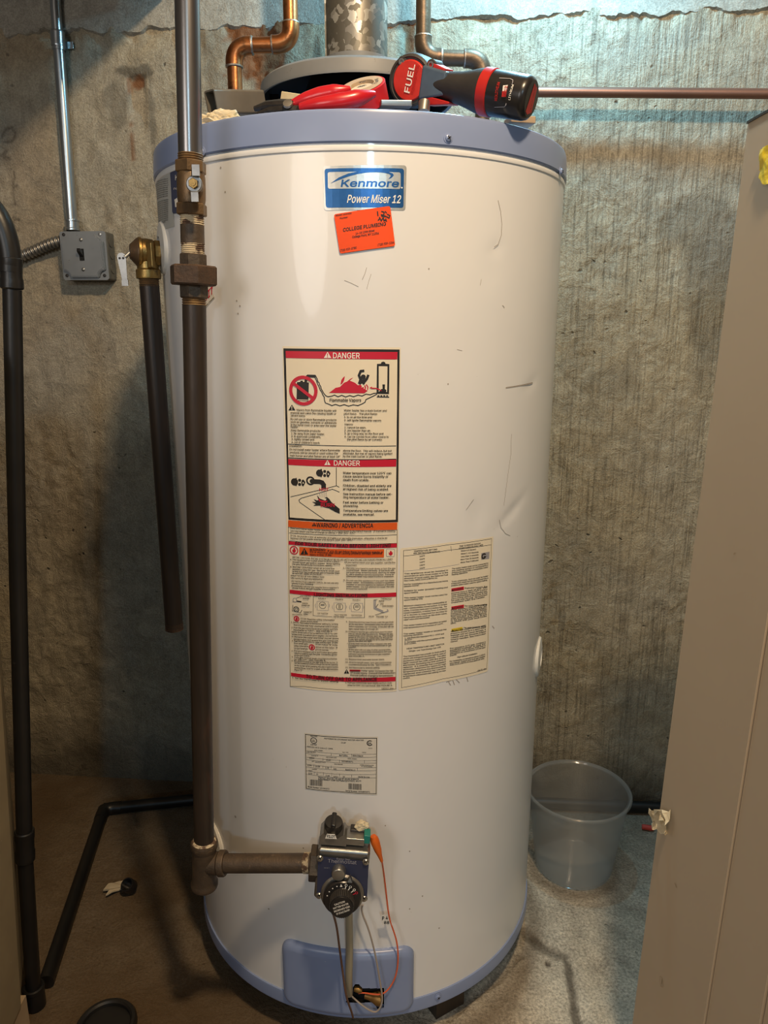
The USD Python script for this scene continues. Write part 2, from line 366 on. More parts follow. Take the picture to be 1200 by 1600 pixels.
# frosted plastic of the tub
L('frosted_plastic', {'t': ('transparent_bsdf', {'color': (.93, .94, .95)}), 'tr': ('translucent_bsdf', {'color': (.74, .73, .70)}), 'p': ('principled_bsdf', {'base_color': (.62, .61, .59), 'roughness': .18}),
   'a': ('mix_closure', {'fac': .5}), 'm0': ('mix_closure', {'fac': .21}), 'gl': ('glossy_bsdf', {'color': (.9, .9, .9), 'roughness': .10}), 'm': ('mix_closure', {'fac': .05})},
  [('tr.BSDF', 'a.closure1'), ('p.BSDF', 'a.closure2'), ('t.BSDF', 'm0.closure1'), ('a.closure', 'm0.closure2'), ('m0.closure', 'm.closure1'), ('gl.BSDF', 'm.closure2')], surface='m.closure')
def concrete(name, base, warm, dark, rust, streak, pits, bump, grain=.8, dist=.006, gs=330, glo=.62, ghi=1.30):
    """Concrete: blotches of two tones, fine grain, streaks along z where it was cast against boards, pits and scratches; the mesh's primvars
    'rust', 'damp' and 'streak' mark its stains, a painted wall shadow and where the board marks show."""
    g3 = lambda a, b, lo, hi: {'ramp': [(lo, (a, a, a)), (hi, (b, b, b))]}
    N = {'g': ('geometry', {}), 'big': ('noise_texture', {'scale': 3.2, 'detail': 6, 'roughness': .6, 'distortion': .5}), 'r': ('rgb_ramp', {'ramp': [(.36, base), (.64, warm)]}),
         'ms': ('mapping', {'scale': (1, 1, .028)}), 'st': ('noise_texture', {'scale': 230, 'detail': 3, 'roughness': .6}), 'rs': ('rgb_ramp', g3(.58, 1.06, .34, .52)),
         'gr': ('noise_texture', {'scale': gs, 'detail': 4, 'roughness': .7}), 'rg': ('rgb_ramp', g3(glo, ghi, .3, .7)),
         'md': ('noise_texture', {'scale': 30, 'detail': 7, 'roughness': .66, 'distortion': .55}), 'rm': ('rgb_ramp', g3(.74, 1.18, .32, .66)),
         'm1': ('mix_color', {'blend_type': 'multiply', 'use_clamp': False}), 'm2': ('mix_color', {'blend_type': 'multiply', 'fac': grain, 'use_clamp': False}), 'm2b': ('mix_color', {'blend_type': 'multiply', 'fac': .85, 'use_clamp': False}),
         'vw': ('noise_texture', {'scale': 30, 'detail': 2}), 'va': ('vector_math', {'math_type': 'multiply_add', 'vector2': (.03, .03, .03)}),
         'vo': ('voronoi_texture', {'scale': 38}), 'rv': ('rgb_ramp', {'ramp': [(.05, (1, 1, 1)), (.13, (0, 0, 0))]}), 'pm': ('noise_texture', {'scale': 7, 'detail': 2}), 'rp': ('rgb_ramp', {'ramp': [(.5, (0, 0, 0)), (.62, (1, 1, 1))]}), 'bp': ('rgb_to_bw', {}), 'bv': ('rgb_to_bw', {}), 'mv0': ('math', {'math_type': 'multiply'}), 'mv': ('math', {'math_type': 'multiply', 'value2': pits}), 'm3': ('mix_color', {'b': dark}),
         'at': ('attribute', {'attribute': 'stain_shade'}), 'm4': ('mix_color', {'b': dark}), 'ar': ('attribute', {'attribute': 'rust'}), 'm5': ('mix_color', {'b': rust}), 'as': ('attribute', {'attribute': 'streak'}),
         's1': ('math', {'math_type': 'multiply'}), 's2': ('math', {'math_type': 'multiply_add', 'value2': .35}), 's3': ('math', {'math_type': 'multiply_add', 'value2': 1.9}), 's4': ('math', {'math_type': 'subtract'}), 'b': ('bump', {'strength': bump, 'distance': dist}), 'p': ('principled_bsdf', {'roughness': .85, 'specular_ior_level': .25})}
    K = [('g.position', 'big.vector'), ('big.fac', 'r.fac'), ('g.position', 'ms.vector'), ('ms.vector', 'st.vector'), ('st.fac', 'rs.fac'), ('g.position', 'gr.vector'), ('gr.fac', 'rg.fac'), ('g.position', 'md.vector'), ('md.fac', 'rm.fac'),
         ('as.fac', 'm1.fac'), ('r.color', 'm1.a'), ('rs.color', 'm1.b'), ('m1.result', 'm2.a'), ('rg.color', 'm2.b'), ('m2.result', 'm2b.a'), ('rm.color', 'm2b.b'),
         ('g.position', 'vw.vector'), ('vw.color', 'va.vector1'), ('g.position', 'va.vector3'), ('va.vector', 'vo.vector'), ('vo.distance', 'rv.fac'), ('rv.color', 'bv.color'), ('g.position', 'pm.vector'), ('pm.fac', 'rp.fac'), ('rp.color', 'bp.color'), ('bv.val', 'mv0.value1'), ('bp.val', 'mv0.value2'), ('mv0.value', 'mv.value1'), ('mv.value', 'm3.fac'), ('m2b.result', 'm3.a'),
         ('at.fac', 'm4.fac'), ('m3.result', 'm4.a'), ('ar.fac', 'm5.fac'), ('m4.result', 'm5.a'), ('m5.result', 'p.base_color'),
         ('st.fac', 's1.value1'), ('as.fac', 's1.value2'), ('gr.fac', 's2.value1'), ('s1.value', 's2.value3'), ('md.fac', 's3.value1'), ('s2.value', 's3.value3'), ('s3.value', 's4.value1'), ('mv.value', 's4.value2'), ('s4.value', 'b.height'), ('b.normal', 'p.normal')]
    L(name, N, K)
concrete('wall_concrete', (.345, .315, .25), (.385, .33, .23), (.075, .068, .055), (.20, .085, .035), .75, .8, .7)
concrete('floor_concrete', (.60, .545, .44), (.46, .40, .31), (.055, .042, .03), (.085, .050, .021), .0, .5, .6, 1.0, .006, 230, .50, 1.42)
concrete('upper_concrete', (.37, .35, .30), (.33, .31, .26), (.10, .09, .08), (.2, .08, .03), .1, .3, .45)
paint('ceiling_wood', (.16, .11, .07), (.12, .085, .05), scale=8, rough=.8, stretch=(1, 6, 6))

# ------------------------------------------------------------------ the room
rng = np.random.default_rng(7)
def fbm(x, y, s, seed=0, o=4):
    return meshkit.fbm(np.stack([x*s, y*s, np.full_like(x, seed*3.7)], -1), o, seed)
sstep = lambda a, b, x: (lambda t: t*t*(3-2*t))(np.clip((x-a)/(b-a), 0, 1))
LEDGE = EYE + 0.505
def wall_uz(px, py):
    p = at_wall(px, py); return V(np.dot(p - V(0, WY, 0), WT), p[2])
def build_wall():
    u = np.concatenate([np.arange(-1.7, -.95, .02), np.arange(-.95, .85, .0038), np.arange(.85, 1.5, .02)])
    z = np.concatenate([np.arange(-.02, LEDGE+.012, .0038)])
    U, Z = np.meshgrid(u, z); shp = U.shape
    d = .006*(fbm(U, Z, 5, 1)-.5) + .005*(fbm(U, Z, 22, 2)-.5)
    rough = sstep(.42, .62, fbm(U, Z, 2.2, 5)); d += (.35+rough)*.0075*(fbm(U, Z*.55, 48, 3)-.5) + rough*.004*(fbm(U, Z, 110, 4, 3)-.5)
    d += .0022*(fbm(U*1.0, Z*.10, 55, 6, 3)-.5)
    # crumbling lip under the ledge
    lip = sstep(LEDGE-.075, LEDGE-.005, Z + .05*(fbm(U, Z, 14, 8)-.5)); d += lip*(.022*(fbm(U, Z*.5, 34, 9)-.5))
    rust, stain_shade = np.zeros(shp), np.zeros(shp)
    def blob(px, py, rx, ry, amt, arr, s=30, seed=11):
        c = wall_uz(px, py); k = rx/F*1.4, ry/F*1.4
        q = np.hypot((U-c[0])/k[0], (Z-c[1])/k[1]) + 1.5*(fbm(U, Z, s, seed)-.5)
        m = amt*sstep(1.0, .62, q); np.maximum(arr, m, out=arr); return m
    # the patched pocket left of the pipe
    a, b = wall_uz(199, 120), wall_uz(232, 228)
    inside = sstep(-.004, .004, np.minimum(np.minimum(U-a[0], b[0]-U), np.minimum(a[1]-Z, Z-b[1])) + .004*(fbm(U, Z, 60, 12)-.5))
    d -= inside*.010*sstep(b[1], a[1], Z)
    edge = np.exp(-((U-a[0])/.0035)**2)*(Z < a[1])*(Z > wall_uz(195, 250)[1])
    rust = np.maximum(rust, .8*edge*sstep(.42, .5, fbm(U, Z, 25, 13)))
    blob(210, 128, 18, 9, .9, rust, 60); blob(212, 112, 30, 10, .7, stain_shade, 50); blob(238, 190, 6, 60, .5, stain_shade, 40); blob(180, 160, 22, 40, .45, stain_shade, 45)
    for px, py, rx, ry in ((395, 55, 30, 18), (430, 45, 20, 22), (405, 100, 34, 24), (415, 120, 18, 22), (612, 32, 10, 8), (640, 60, 5, 30), (636, 40, 7, 10)):
        blob(px+4, py+6, rx*1.6, ry*1.5, .62, stain_shade, 50); m = blob(px, py, rx*1.45, ry*1.35, .92, rust, 50); d += m*.016*(fbm(U, Z, 70, 15)-.6)
    blob(495, 95, 10, 40, .6, stain_shade); blob(345, 100, 40, 50, .35, stain_shade); blob(330, 60, 30, 14, .35, stain_shade)
    blob(1080, 360, 90, 60, .38, stain_shade, 9); blob(1105, 430, 50, 150, .42, stain_shade, 8); blob(950, 600, 60, 30, .2, stain_shade, 12)  # diagonal shadow on the right wall, painted into the dark mask
    # faint pencil scrawl left of the conduit
    for q in ([(2, 214), (8, 202), (20, 200), (25, 210), (18, 222), (6, 222)], [(10, 236), (4, 242), (6, 248), (16, 248)], [(16, 262), (22, 268), (20, 300), (23, 318)], [(20, 292), (27, 290)], [(20, 340), (22, 378)], [(20, 342), (30, 342)], [(21, 360), (29, 358)], [(22, 378), (30, 378)]):
        ls = sg.LineString([wall_uz(*a_) for a_ in q]); k = (U < -.60) & (Z > .95)
        stain_shade[k] = np.maximum(stain_shade[k], .6*sstep(.0032, .001, shapely.distance(shapely.points(U[k], Z[k]), ls)))
    # moist foot of the wall
    foot = sstep(.17, .02, Z + .12*(fbm(U, Z*.6, 9, 17)-.5)); stain_shade = np.maximum(stain_shade, .75*foot); d += foot*.010*(fbm(U, Z, 24, 18)-.5)
    tan = sstep(.5, .7, fbm(U, Z*.35, 3.0, 19))
    rust = np.maximum(rust, .16*tan*sstep(-.3, -.7, U))
    P = V(0, WY, 0) + U[..., None]*WT + d[..., None]*WN; P[..., 2] = Z
    n, m = shp; i = np.arange((n-1)*m).reshape(n-1, m)[:, :-1].ravel()
    f = np.vstack([np.stack([i, i+1, i+m+1], 1), np.stack([i, i+m+1, i+m], 1)])
    g = trimesh.Trimesh(P.reshape(-1, 3), f, process=False)
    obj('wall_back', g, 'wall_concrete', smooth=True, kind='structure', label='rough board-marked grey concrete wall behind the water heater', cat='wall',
        primvars={'rust': rust.ravel(), 'stain_shade': np.clip(stain_shade, 0, 1).ravel(), 'streak': (.15 + .75*sstep(.0, .35, U)*sstep(.25, .6, fbm(U, Z, 3, 25))).ravel()})
    # the smoother course above the cold joint, standing a little proud
    z2 = np.concatenate([[LEDGE-.004, LEDGE], np.arange(LEDGE+.01, 2.3, .04)]); U, Z = np.meshgrid(u, z2)
    d = .003 + .006*(fbm(U, Z, 6, 21)-.5) + .004*(fbm(U, Z, 30, 22)-.5); d[0] = -.005
    Zj = Z + (Z < LEDGE+.005)*.016*(fbm(U, Z*0, 30, 23)-.5) + (Z < LEDGE+.005)*.012*(fbm(U, Z*0, 95, 24, 3)-.5)
    P = V(0, WY, 0) + U[..., None]*WT + d[..., None]*WN; P[..., 2] = Zj
    n, m = U.shape; i = np.arange((n-1)*m).reshape(n-1, m)[:, :-1].ravel()
    f = np.vstack([np.stack([i, i+1, i+m+1], 1), np.stack([i, i+m+1, i+m], 1)])
    obj('trim_1', trimesh.Trimesh(P.reshape(-1, 3), f, process=False), 'upper_concrete', smooth=30, kind='structure', label='smooth proud concrete course above the rough wall joint', cat='wall')
build_wall()

def build_floor():
    x = np.concatenate([np.arange(-1.7, -.8, .03), np.arange(-.8, .8, .0045), np.arange(.8, 1.6, .03)])
    y = np.concatenate([np.arange(-.6, .75, .03), np.arange(.75, 1.62, .0045)])
    X, Y = np.meshgrid(x, y); Z = .003*(fbm(X, Y, 6, 31)-.5) + .0016*(fbm(X, Y, 40, 32)-.5)
    rust, stain_shade = np.zeros(X.shape), np.zeros(X.shape)
    side = sstep(.10, -.12, X + .12*(fbm(X, Y, 5, 33)-.5)); rust = np.maximum(rust, side*(.72 + .34*fbm(X, Y, 7, 34)))
    rust = np.maximum(rust, .55*sstep(.5, .72, fbm(X, Y, 6, 35)))
    # rusty halo where the heater has stood, and the cracks right of it
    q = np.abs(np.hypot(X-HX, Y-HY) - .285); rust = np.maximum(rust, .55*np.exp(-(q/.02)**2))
    back = sstep(1.02, 1.30, Y + .22*(fbm(X, Y, 7, 40)-.5)); rust = np.maximum(rust, .62*back*(.6 + .6*fbm(X, Y, 16, 41)))
    tub = np.abs(np.hypot(X-.353, Y-1.187) - .075); rust = np.maximum(rust, .6*np.exp(-(tub/.016)**2))
    def crack(pxs, w, amt, seed):
        p = np.array([at_z(*q)[:2] for q in pxs]); ls = sg.LineString(p)
        lo, hi = p.min(0)-.05, p.max(0)+.05; k = (X > lo[0]) & (X < hi[0]) & (Y > lo[1]) & (Y < hi[1])
        dd = shapely.distance(shapely.points(X[k], Y[k]), ls) + .010*(fbm(X[k], Y[k], 60, seed)-.5)
        m = sstep(w, w*.3, dd); stain_shade[k] = np.maximum(stain_shade[k], amt*m); Z[k] -= .004*m
    crack([(832, 1462), (848, 1475), (862, 1482), (880, 1490), (888, 1512), (893, 1540), (897, 1570), (902, 1610)], .008, .75, 36)
    crack([(818, 1450), (840, 1476), (870, 1492)], .016, .5, 37)
    crack([(855, 1503), (857, 1507)], .006, .95, 38); crack([(700, 1590), (735, 1560), (775, 1530), (812, 1490)], .010, .35, 42)
    blob = sstep(.58, .75, fbm(X, Y, 13, 39)); stain_shade = np.maximum(stain_shade, .35*blob)
    n, m = X.shape; i = np.arange((n-1)*m).reshape(n-1, m)[:, :-1].ravel()
    f = np.vstack([np.stack([i, i+1, i+m+1], 1), np.stack([i, i+m+1, i+m], 1)])
    obj('floor', trimesh.Trimesh(np.stack([X, Y, Z], -1).reshape(-1, 3), f, process=False), 'floor_concrete', smooth=True, kind='structure', label='stained and cracked concrete floor, brown on the left', cat='floor',
        primvars={'rust': np.clip(rust, 0, 1).ravel(), 'stain_shade': np.clip(stain_shade, 0, 1).ravel()})
build_floor()

obj('unseen_ceiling', box_between((-1.7, -3.2, 2.25), (1.6, 1.6, 2.3)), 'ceiling_wood', kind='structure', smooth=False, label='unseen dark boards overhead that block the ambient light', cat='unseen_ceiling')  # out of view, keeps the dome light from coming in above
obj('unseen_trim_2', box_between((-.46, .55, 1.53), (-.37, 1.42, 2.25)), 'ceiling_wood', kind='structure', smooth=False, label='unseen wooden joist placed to shade the upper left wall', cat='joist')  # out of view, set where its shadow darkens the upper left wall
# ------------------------------------------------------------------ the water heater
ZT, ZB, ZBAND = EYE + .2154, .058, EYE + .1834
heater = thing('water_heater', 'tall white storage water heater with blue-grey top and bottom bands', 'water heater', (HX, HY, 0))
def heater_ring(prof): return put(lathe(prof, 144), (HX, HY, 0))
def build_jacket():
    n, t = 260, np.linspace(-PI, PI, 261)[:-1]
    z = np.concatenate([np.linspace(ZB+.016, ZBAND+.004, 150)])
    T, Z = np.meshgrid(t, z); d = np.zeros(T.shape)
    def dent(px, py, ru, rz, dep, ang=0.0):
        u0, z0 = cyl_uv(px, py); a, b = T*HR-u0, Z-z0; c, s = math.cos(ang), math.sin(ang)
        a, b = a*c+b*s, -a*s+b*c
        return dep*np.exp(-(a/ru)**2-(b/rz)**2)
    d -= dent(775, 388, .010, .006, .0012) + dent(800, 800, .03, .007, .0016, .5) + dent(745, 805, .012, .02, .001) + dent(830, 600, .018, .005, .001, .3) + dent(770, 420, .02, .02, .0005)
    P = np.stack([HX+(HR+d)*np.sin(T), HY-(HR+d)*np.cos(T), Z], -1).reshape(-1, 3)
    i = np.arange(len(z)-1)[:, None]*n; j = np.arange(n)[None]; k = (j+1) % n
    f = np.vstack([np.stack([i+j, i+k, i+n+k], -1).reshape(-1, 3), np.stack([i+j, i+n+k, i+n+j], -1).reshape(-1, 3)])
    return trimesh.Trimesh(P, f, process=False)
obj('jacket', build_jacket(), 'jacket_white', heater, smooth=True)
obj('top_band', heater_ring([(.266, ZBAND-.0005), (.2715, ZBAND), (.2728, ZBAND+.0015), (.2722, ZBAND+.016), (.2712, ZT-.004), (.2702, ZT-.0012), (.2685, ZT), (.2600, ZT), (.2585, ZT-.004), (.0001, ZT-.004)]), 'rim_blue', heater, label='blue-grey sheet metal top cap')
obj('jacket_bead', heater_ring([(.2695, ZBAND-.0085), (.2712, ZBAND-.007), (.2717, ZBAND-.0045), (.2710, ZBAND-.002), (.2695, ZBAND-.001)]), 'jacket_white', heater)
obj('bottom_band', heater_ring([(.0001, ZB+.004), (.262, ZB+.003), (.2690, ZB), (.2722, ZB+.001), (.2728, ZB+.004), (.2726, ZB+.018), (.2718, ZB+.0215), (.2700, ZB+.022), (.268, ZB+.022)]), 'rim_blue', heater, label='blue-grey bottom band')
for k in range(3):
    a = -PI/2 + .55 + k*2*PI/3
    obj('leg', cat(put(trimesh.creation.box((.03, .05, ZB+.004)), (HX+.23*math.cos(a), HY+.23*math.sin(a), ZB/2+.002), (0, 0, 1), (math.cos(a), math.sin(a), 0))), 'black_iron', heater)
def screw_at(px, py, off, r=.0034, mat='rim_blue'):
    u, z = cyl_uv(px, py, HR+off); p = cyl_pt(u, z, off); nrm = cyl_pt(u, z, 1)-cyl_pt(u, z, 0)
    w = put(lathe([(r*1.5, 0), (r*1.5, .0006), (r, .0008), (r*.95, .0022), (r*.5, .0030), (0, .0032)], 16), p, nrm)
    s = cat(put(trimesh.creation.box((r*1.2, r*.25, .0006)), p+nrm*.0032, nrm, (1, 0, .6)), put(trimesh.creation.box((r*.25, r*1.2, .0006)), p+nrm*.0032, nrm, (1, 0, .6)))
    q = obj('screw', w, mat, heater); obj('screw_slot', s, 'ink_black', q)
for px, py in ((316, 237), (700, 216), (875.5, 268)): screw_at(px, py, .0026)
for px, py in ((684, 1557), (531, 1571)): screw_at(px, py, .0028)
# collars where fittings pass through the jacket
def collar(u, z, r, mat='white_plastic'):
    p = cyl_pt(u, z, -.004); nrm = cyl_pt(u, z, 1)-cyl_pt(u, z, 0)
    obj('pipe_collar', put(lathe([(r, 0), (r, .004), (r*.94, .0068), (r*.6, .0085), (.014, .009), (.014, 0)], 48), p, nrm), mat, heater, label='white round collar around a jacket opening')
TH = math.radians(66)
collar(-TH*HR, 1.073, .032); collar(cyl_uv(332, 1312)[0], cyl_uv(332, 1312)[1], .036); collar(math.radians(73)*HR, EYE-.47, .03)

def patch(u0, u1, z0, z1, rad, height, edge, nu=70, nz=50, top_only=False, hole=None):
    """A pressed metal panel on the jacket: rounded corners, rolled edge."""
    u, z = np.linspace(u0, u1, nu), np.linspace(z0, z1, nz); U, Z = np.meshgrid(u, z)
    cu, cz = (u0+u1)/2, (z0+z1)/2; qx = np.abs(U-cu)-(u1-u0)/2+rad; qz = np.abs(Z-cz)-(z1-z0)/2+rad
    sd = np.hypot(np.maximum(qx, 0), np.maximum(qz, 0)) + np.minimum(np.maximum(qx, qz), 0) - rad
    h = height*np.sqrt(np.clip(1-(1-np.clip(-sd/edge, 0, 1))**2, 0, 1)) - .0006*(sd > -1e-6)
    P = cyl_pt(U.ravel(), Z.ravel(), h.ravel()); i = (np.arange(nz-1)[:, None]*nu + np.arange(nu-1)[None])
    ok = np.ones(i.shape, bool)
    cuv = np.stack([(U[:-1, :-1]+U[1:, 1:])/2, (Z[:-1, :-1]+Z[1:, 1:])/2], -1)
    ok &= (sd[:-1, :-1] < .001) | (sd[1:, 1:] < .001) | (sd[1:, :-1] < .001) | (sd[:-1, 1:] < .001)
    if hole is not None: ok &= ~shapely.contains_xy(hole, cuv[..., 0], cuv[..., 1])
    i = i[ok]; f = np.vstack([np.stack([i, i+1, i+nu+1], 1), np.stack([i, i+nu+1, i+nu], 1)])
    m = trimesh.Trimesh(P, f, process=False); m.remove_unreferenced_vertices(); return m
OFFD = .009
d0, d1 = cyl_uv(436, 1475, HR+OFFD), cyl_uv(650, 1480, HR+OFFD)
hole = sg.Polygon([cyl_uv(*p, HR+OFFD) for p in ((541, 1557), (551, 1552), (551, 1543), (555, 1538), (561, 1538), (566, 1544), (600, 1544), (600, 1574), (590, 1577), (584, 1566), (541, 1566))])
door = obj('access_door', patch(d0[0], d1[0], ZB+.006, (d0[1]+d1[1])/2+.002, .018, OFFD, .012, 240, 180, hole=hole), 'rim_blue', heater, smooth=True, label='blue-grey pressed metal burner access door')
hu = [cyl_uv(*p, HR+.001) for p in ((534, 1530), (606, 1581))]
obj('door_opening', patch(hu[0][0], hu[1][0], hu[1][1], hu[0][1], .002, .0012, .001, 30, 20), 'black_hole', door, smooth=False, label='dark opening in the access door')
el0, el1 = cyl_pt(*cyl_uv(570, 1556, HR+.004), .003), cyl_pt(*cyl_uv(596, 1561, HR+.008), .008)
obj('burner_fitting', cat(put(lathe([(.0001, 0), (.0045, 0), (.0050, .006), (.0068, .012), (.0092, .017), (.0092, .023), (0.0001, .023)], 28), el0, el1-el0), put(lathe([(.0001, -.003), (.004, -.003), (.0048, .004), (.003, .008), (0, .008)], 18), cyl_pt(*cyl_uv(557, 1546, HR+.004), .003), el1-el0)), 'burner_brass', heater, label='brass fitting inside the door opening')

# scratches and scuffs on the jacket
pr = Print(lambda x, y: cyl_uv(x, y), lambda u, v, o: cyl_pt(u, v, o))
S = lambda p, w=.0007: pr.line('s', p, w, .00025)
S([(778, 313), (782, 330), (784, 350), (783, 368), (778, 382), (772, 386)]); S([(799, 678), (798, 710), (793, 745), (787, 790)], .0005); S([(780, 812), (783, 825), (790, 834), (797, 837)], .0006)
S([(790, 606), (815, 602), (832, 598)], .0016); S([(752, 436), (750, 446)], .0005); S([(785, 477), (788, 481)], .0009); S([(538, 438), (548, 442), (560, 448)], .0005); S([(573, 418), (570, 428), (566, 437)], .0005); S([(580, 428), (576, 440), (573, 452)], .0004)
S([(740, 780), (728, 797)], .0005); S([(714, 546), (722, 548)], .0005); S([(604, 962), (604, 1006)], .0004)
for p in (((697, 1066), (707, 1062), (710, 1070)), ((700, 1064), (704, 1071)), ((712, 1061), (718, 1067)), ((729, 1058), (731, 1065)), ((769, 978), (772, 982))): S(p, .0011)
for px, py in ((368, 1276), (474, 1325), (366, 1340), (520, 1290), (420, 1420), (602, 1290), (640, 1330), (686, 1450), (660, 1400), (640, 1420), (375, 478), (370, 470), (372, 490), (345, 262), (352, 300), (700, 600), (670, 420)):
    pr.ring('s', (px, py), (px+1.1, py), off=.00025)
obj('scratches', pr.mesh('s'), 'scratch', heater, smooth=False, kind='stuff', label='thin grey scratches and specks on the white jacket')

# ---- brand badge
cyl_print = lambda ox, oy, s: Print(lambda x, y: cyl_uv(ox + x/s, oy + y/s), lambda u, v, o: cyl_pt(u, v, o))
b = cyl_print(480, 230, 6.667)
b.quad('plate', (163, 200), (1035, 190), (1022, 660), (178, 660), off=.0004, r=.003)
b.quad('blue', (182, 226), (1006, 224), (1002, 632), (196, 632), off=.0007, r=.0025)
b.quad('win', (214, 262), (972, 264), (972, 438), (218, 436), off=.0010, r=.002)
top = [(245, 380), (330, 318), (430, 276), (520, 258), (640, 240), (760, 246), (840, 258), (890, 276), (900, 296), (880, 318), (845, 334)]
bot = [(866, 308), (868, 292), (850, 280), (800, 268), (720, 262), (620, 266), (520, 282), (420, 310), (320, 348)]
b.poly('swoosh', top + bot, off=.0013)
b.text('swoosh', 'Kenmore', 350, 414, 950, 416, 72, off=.0014, bold=True, slant=.18)
b.text('white', 'Power Miser 12', 415, 580, 965, 584, 80, off=.0012, bold=True, slant=.2)
b.ring('white', (984, 424), (992, 424), off=.0012)
badge = obj('brand_badge', b.mesh('plate'), 'badge_silver', heater, smooth=False, label='blue and silver brand badge near the top')
b.build(badge, {'blue': ('blue_field', 'badge_blue', None), 'win': ('silver_field', 'badge_silver', None), 'swoosh': ('brand_lettering', 'badge_blue', None), 'white': ('model_lettering', 'badge_white', None)})
# ---- orange plumber's sticker
b.quad('card', (280, 702), (862, 614), (914, 1030), (342, 1110), off=.0016, r=.002)
tx = lambda t, x0, y0, x1, y1, h, **k: b.text('cardink', t, x0, y0, x1, y1, h, off=.0019, bold=True, **k)
tx('COLLEGE PLUMBING', 375, 882, 818, 818, 36); tx('14-18 129th Street', 505, 912, 700, 878, 20); tx('College Point, NY 11356', 470, 948, 745, 908, 22)
tx('Master Licensed', 300, 722, 462, 696, 16); tx('Plumber', 342, 752, 425, 738, 16); tx('(718) 939-0780', 345, 1090, 515, 1058, 22); tx('(718) 939-1266', 735, 1030, 903, 1002, 22)
for p in (((730, 670), (736, 720)), ((770, 670), (800, 680), (795, 710), (765, 706)), ((800, 715), (850, 740), (858, 715), (830, 700)), ((750, 730), (770, 770), (790, 735), (800, 775)), ((800, 760), (822, 770), (815, 745)), ((770, 720), (815, 725)), ((810, 670), (824, 690)), ((736, 765), (755, 745))):
    b.line('cardink', p, .0011, .0019)
card = obj('plumber_sticker', b.mesh('card'), 'card_orange', heater, smooth=False, label='bright orange plumber sticker below the brand badge')
b.build(card, {'cardink': ('sticker_lettering', 'ink_black', None)})

# ---- the tall warning and lighting label, its printing measured on two overlapping views of it
paper = cyl_print(0, 0, 1)
paper.quad('paper', (441.5, 541), (626, 543), (619.5, 1080), (453, 1072.5), off=.0004, r=.001)
wl = obj('warning_label', paper.mesh('paper'), 'label_paper', heater, smooth=False, label='tall cream danger and lighting instruction label')
A, B = cyl_print(430, 530, 5.3333), cyl_print(430, 800, 5.5185)
def T(P, t, x0, y, x1, h, ink='text', slope=.008, **k): P.text(ink, t, x0, y, x1, y + slope*(x1-x0), h, **{'bold': True, **k})
# frame and bands
A.poly('black', [(70, 76), (1036, 86), (1022, 1522), (112, 1502)], .0006)
A.poly('paper2', [(90, 100), (1018, 108), (1004, 1503), (124, 1484)], .0008)
A.poly('red', [(90, 98), (1018, 106), (1016, 168), (93, 156)], .0011)
A.poly('red', [(112, 996), (1008, 1000), (1006, 1060), (113, 1046)], .0011)
A.poly('orange', [(112, 1506), (1016, 1524), (1014, 1586), (112, 1562)], .0011)
A.line('black', [(106, 872), (1006, 888)], .0007, .0011); A.line('black', [(110, 988), (1006, 998)], .0009, .0011)
def warn_tri(P, x, y, s, ink, mark, off=.0013):
    P.poly(ink, [(x, y-s), (x+s*.6, y), (x-s*.6, y)], off)
    P.poly(mark, [(x-s*.07, y-s*.72), (x+s*.07, y-s*.72), (x+s*.045, y-s*.28), (x-s*.045, y-s*.28)], off+.0002)
    P.ring(mark, (x, y-s*.15), (x+s*.07, y-s*.15), off=off+.0002)
warn_tri(A, 438, 156, 52, 'white', 'red'); T(A, 'DANGER', 482, 158, 705, 46, 'white', bold=True, off=.0014)
warn_tri(A, 437, 1048, 44, 'white', 'red'); T(A, 'DANGER', 490, 1050, 706, 42, 'white', bold=True, off=.0014)
warn_tri(A, 327, 1556, 32, 'black', 'orange'); T(A, 'WARNING / ADVERTENCIA', 346, 1562, 816, 34, 'black', off=.0014)
# no-petrol-can sign
A.poly('black', [(184, 358), (212, 356), (212, 346), (232, 346), (234, 356), (283, 360), (278, 516), (180, 512)], .0010)
A.line('paper2', [(188, 504), (276, 508)], .0008, .0013)
A.line('black', [(256, 360), (262, 318), (275, 306), (338, 308)], .0030, .0012)
A.ring('red', (236, 428), (355, 428), .0037, .0014)
A.line('red', [(150, 362), (318, 492)], .0036, .0015)
vap1 = [(338, 302), (352, 330), (358, 352), (368, 362), (372, 378), (382, 394), (384, 410), (396, 430), (408, 452), (424, 470), (440, 478), (470, 474), (496, 464), (525, 478), (556, 466), (588, 480), (622, 468), (654, 478), (690, 464), (724, 472), (756, 456), (790, 462), (820, 450), (846, 448)]
vap2 = [(330, 310), (346, 344), (356, 374), (368, 396), (376, 420), (390, 440), (398, 462), (410, 480), (412, 506), (420, 530), (448, 540), (474, 552), (504, 542), (540, 554), (576, 544), (612, 556), (650, 546), (690, 552), (724, 538), (748, 524), (756, 502), (776, 492), (806, 478), (834, 464), (848, 456)]
for q in (vap1, vap2): A.line('black', q, .00085, .0012)
T(A, 'Flammable Vapors', 456, 518, 716, 25, 'black', .0)
A.poly('red', [(450, 446), (480, 424), (505, 404), (540, 398), (575, 362), (600, 352), (626, 330), (652, 318), (620, 344), (640, 352), (664, 362), (690, 384), (712, 378), (722, 392), (716, 402), (740, 398), (735, 410), (752, 420), (770, 428), (742, 450)], .0011)
A.poly('red', [(545, 378), (552, 340), (566, 320), (582, 308), (574, 344), (560, 368)], .0011)
A.line('red', [(746, 384), (752, 402), (748, 418), (738, 432)], .0012, .0011); A.line('red', [(758, 376), (772, 396), (770, 420)], .0010, .0011)
A.ring('black', (734, 314), (754, 314), off=.0013)
A.line('black', [(742, 262), (712, 266), (698, 300), (710, 330), (722, 348), (748, 348), (764, 328), (776, 296)], .0026, .0013)
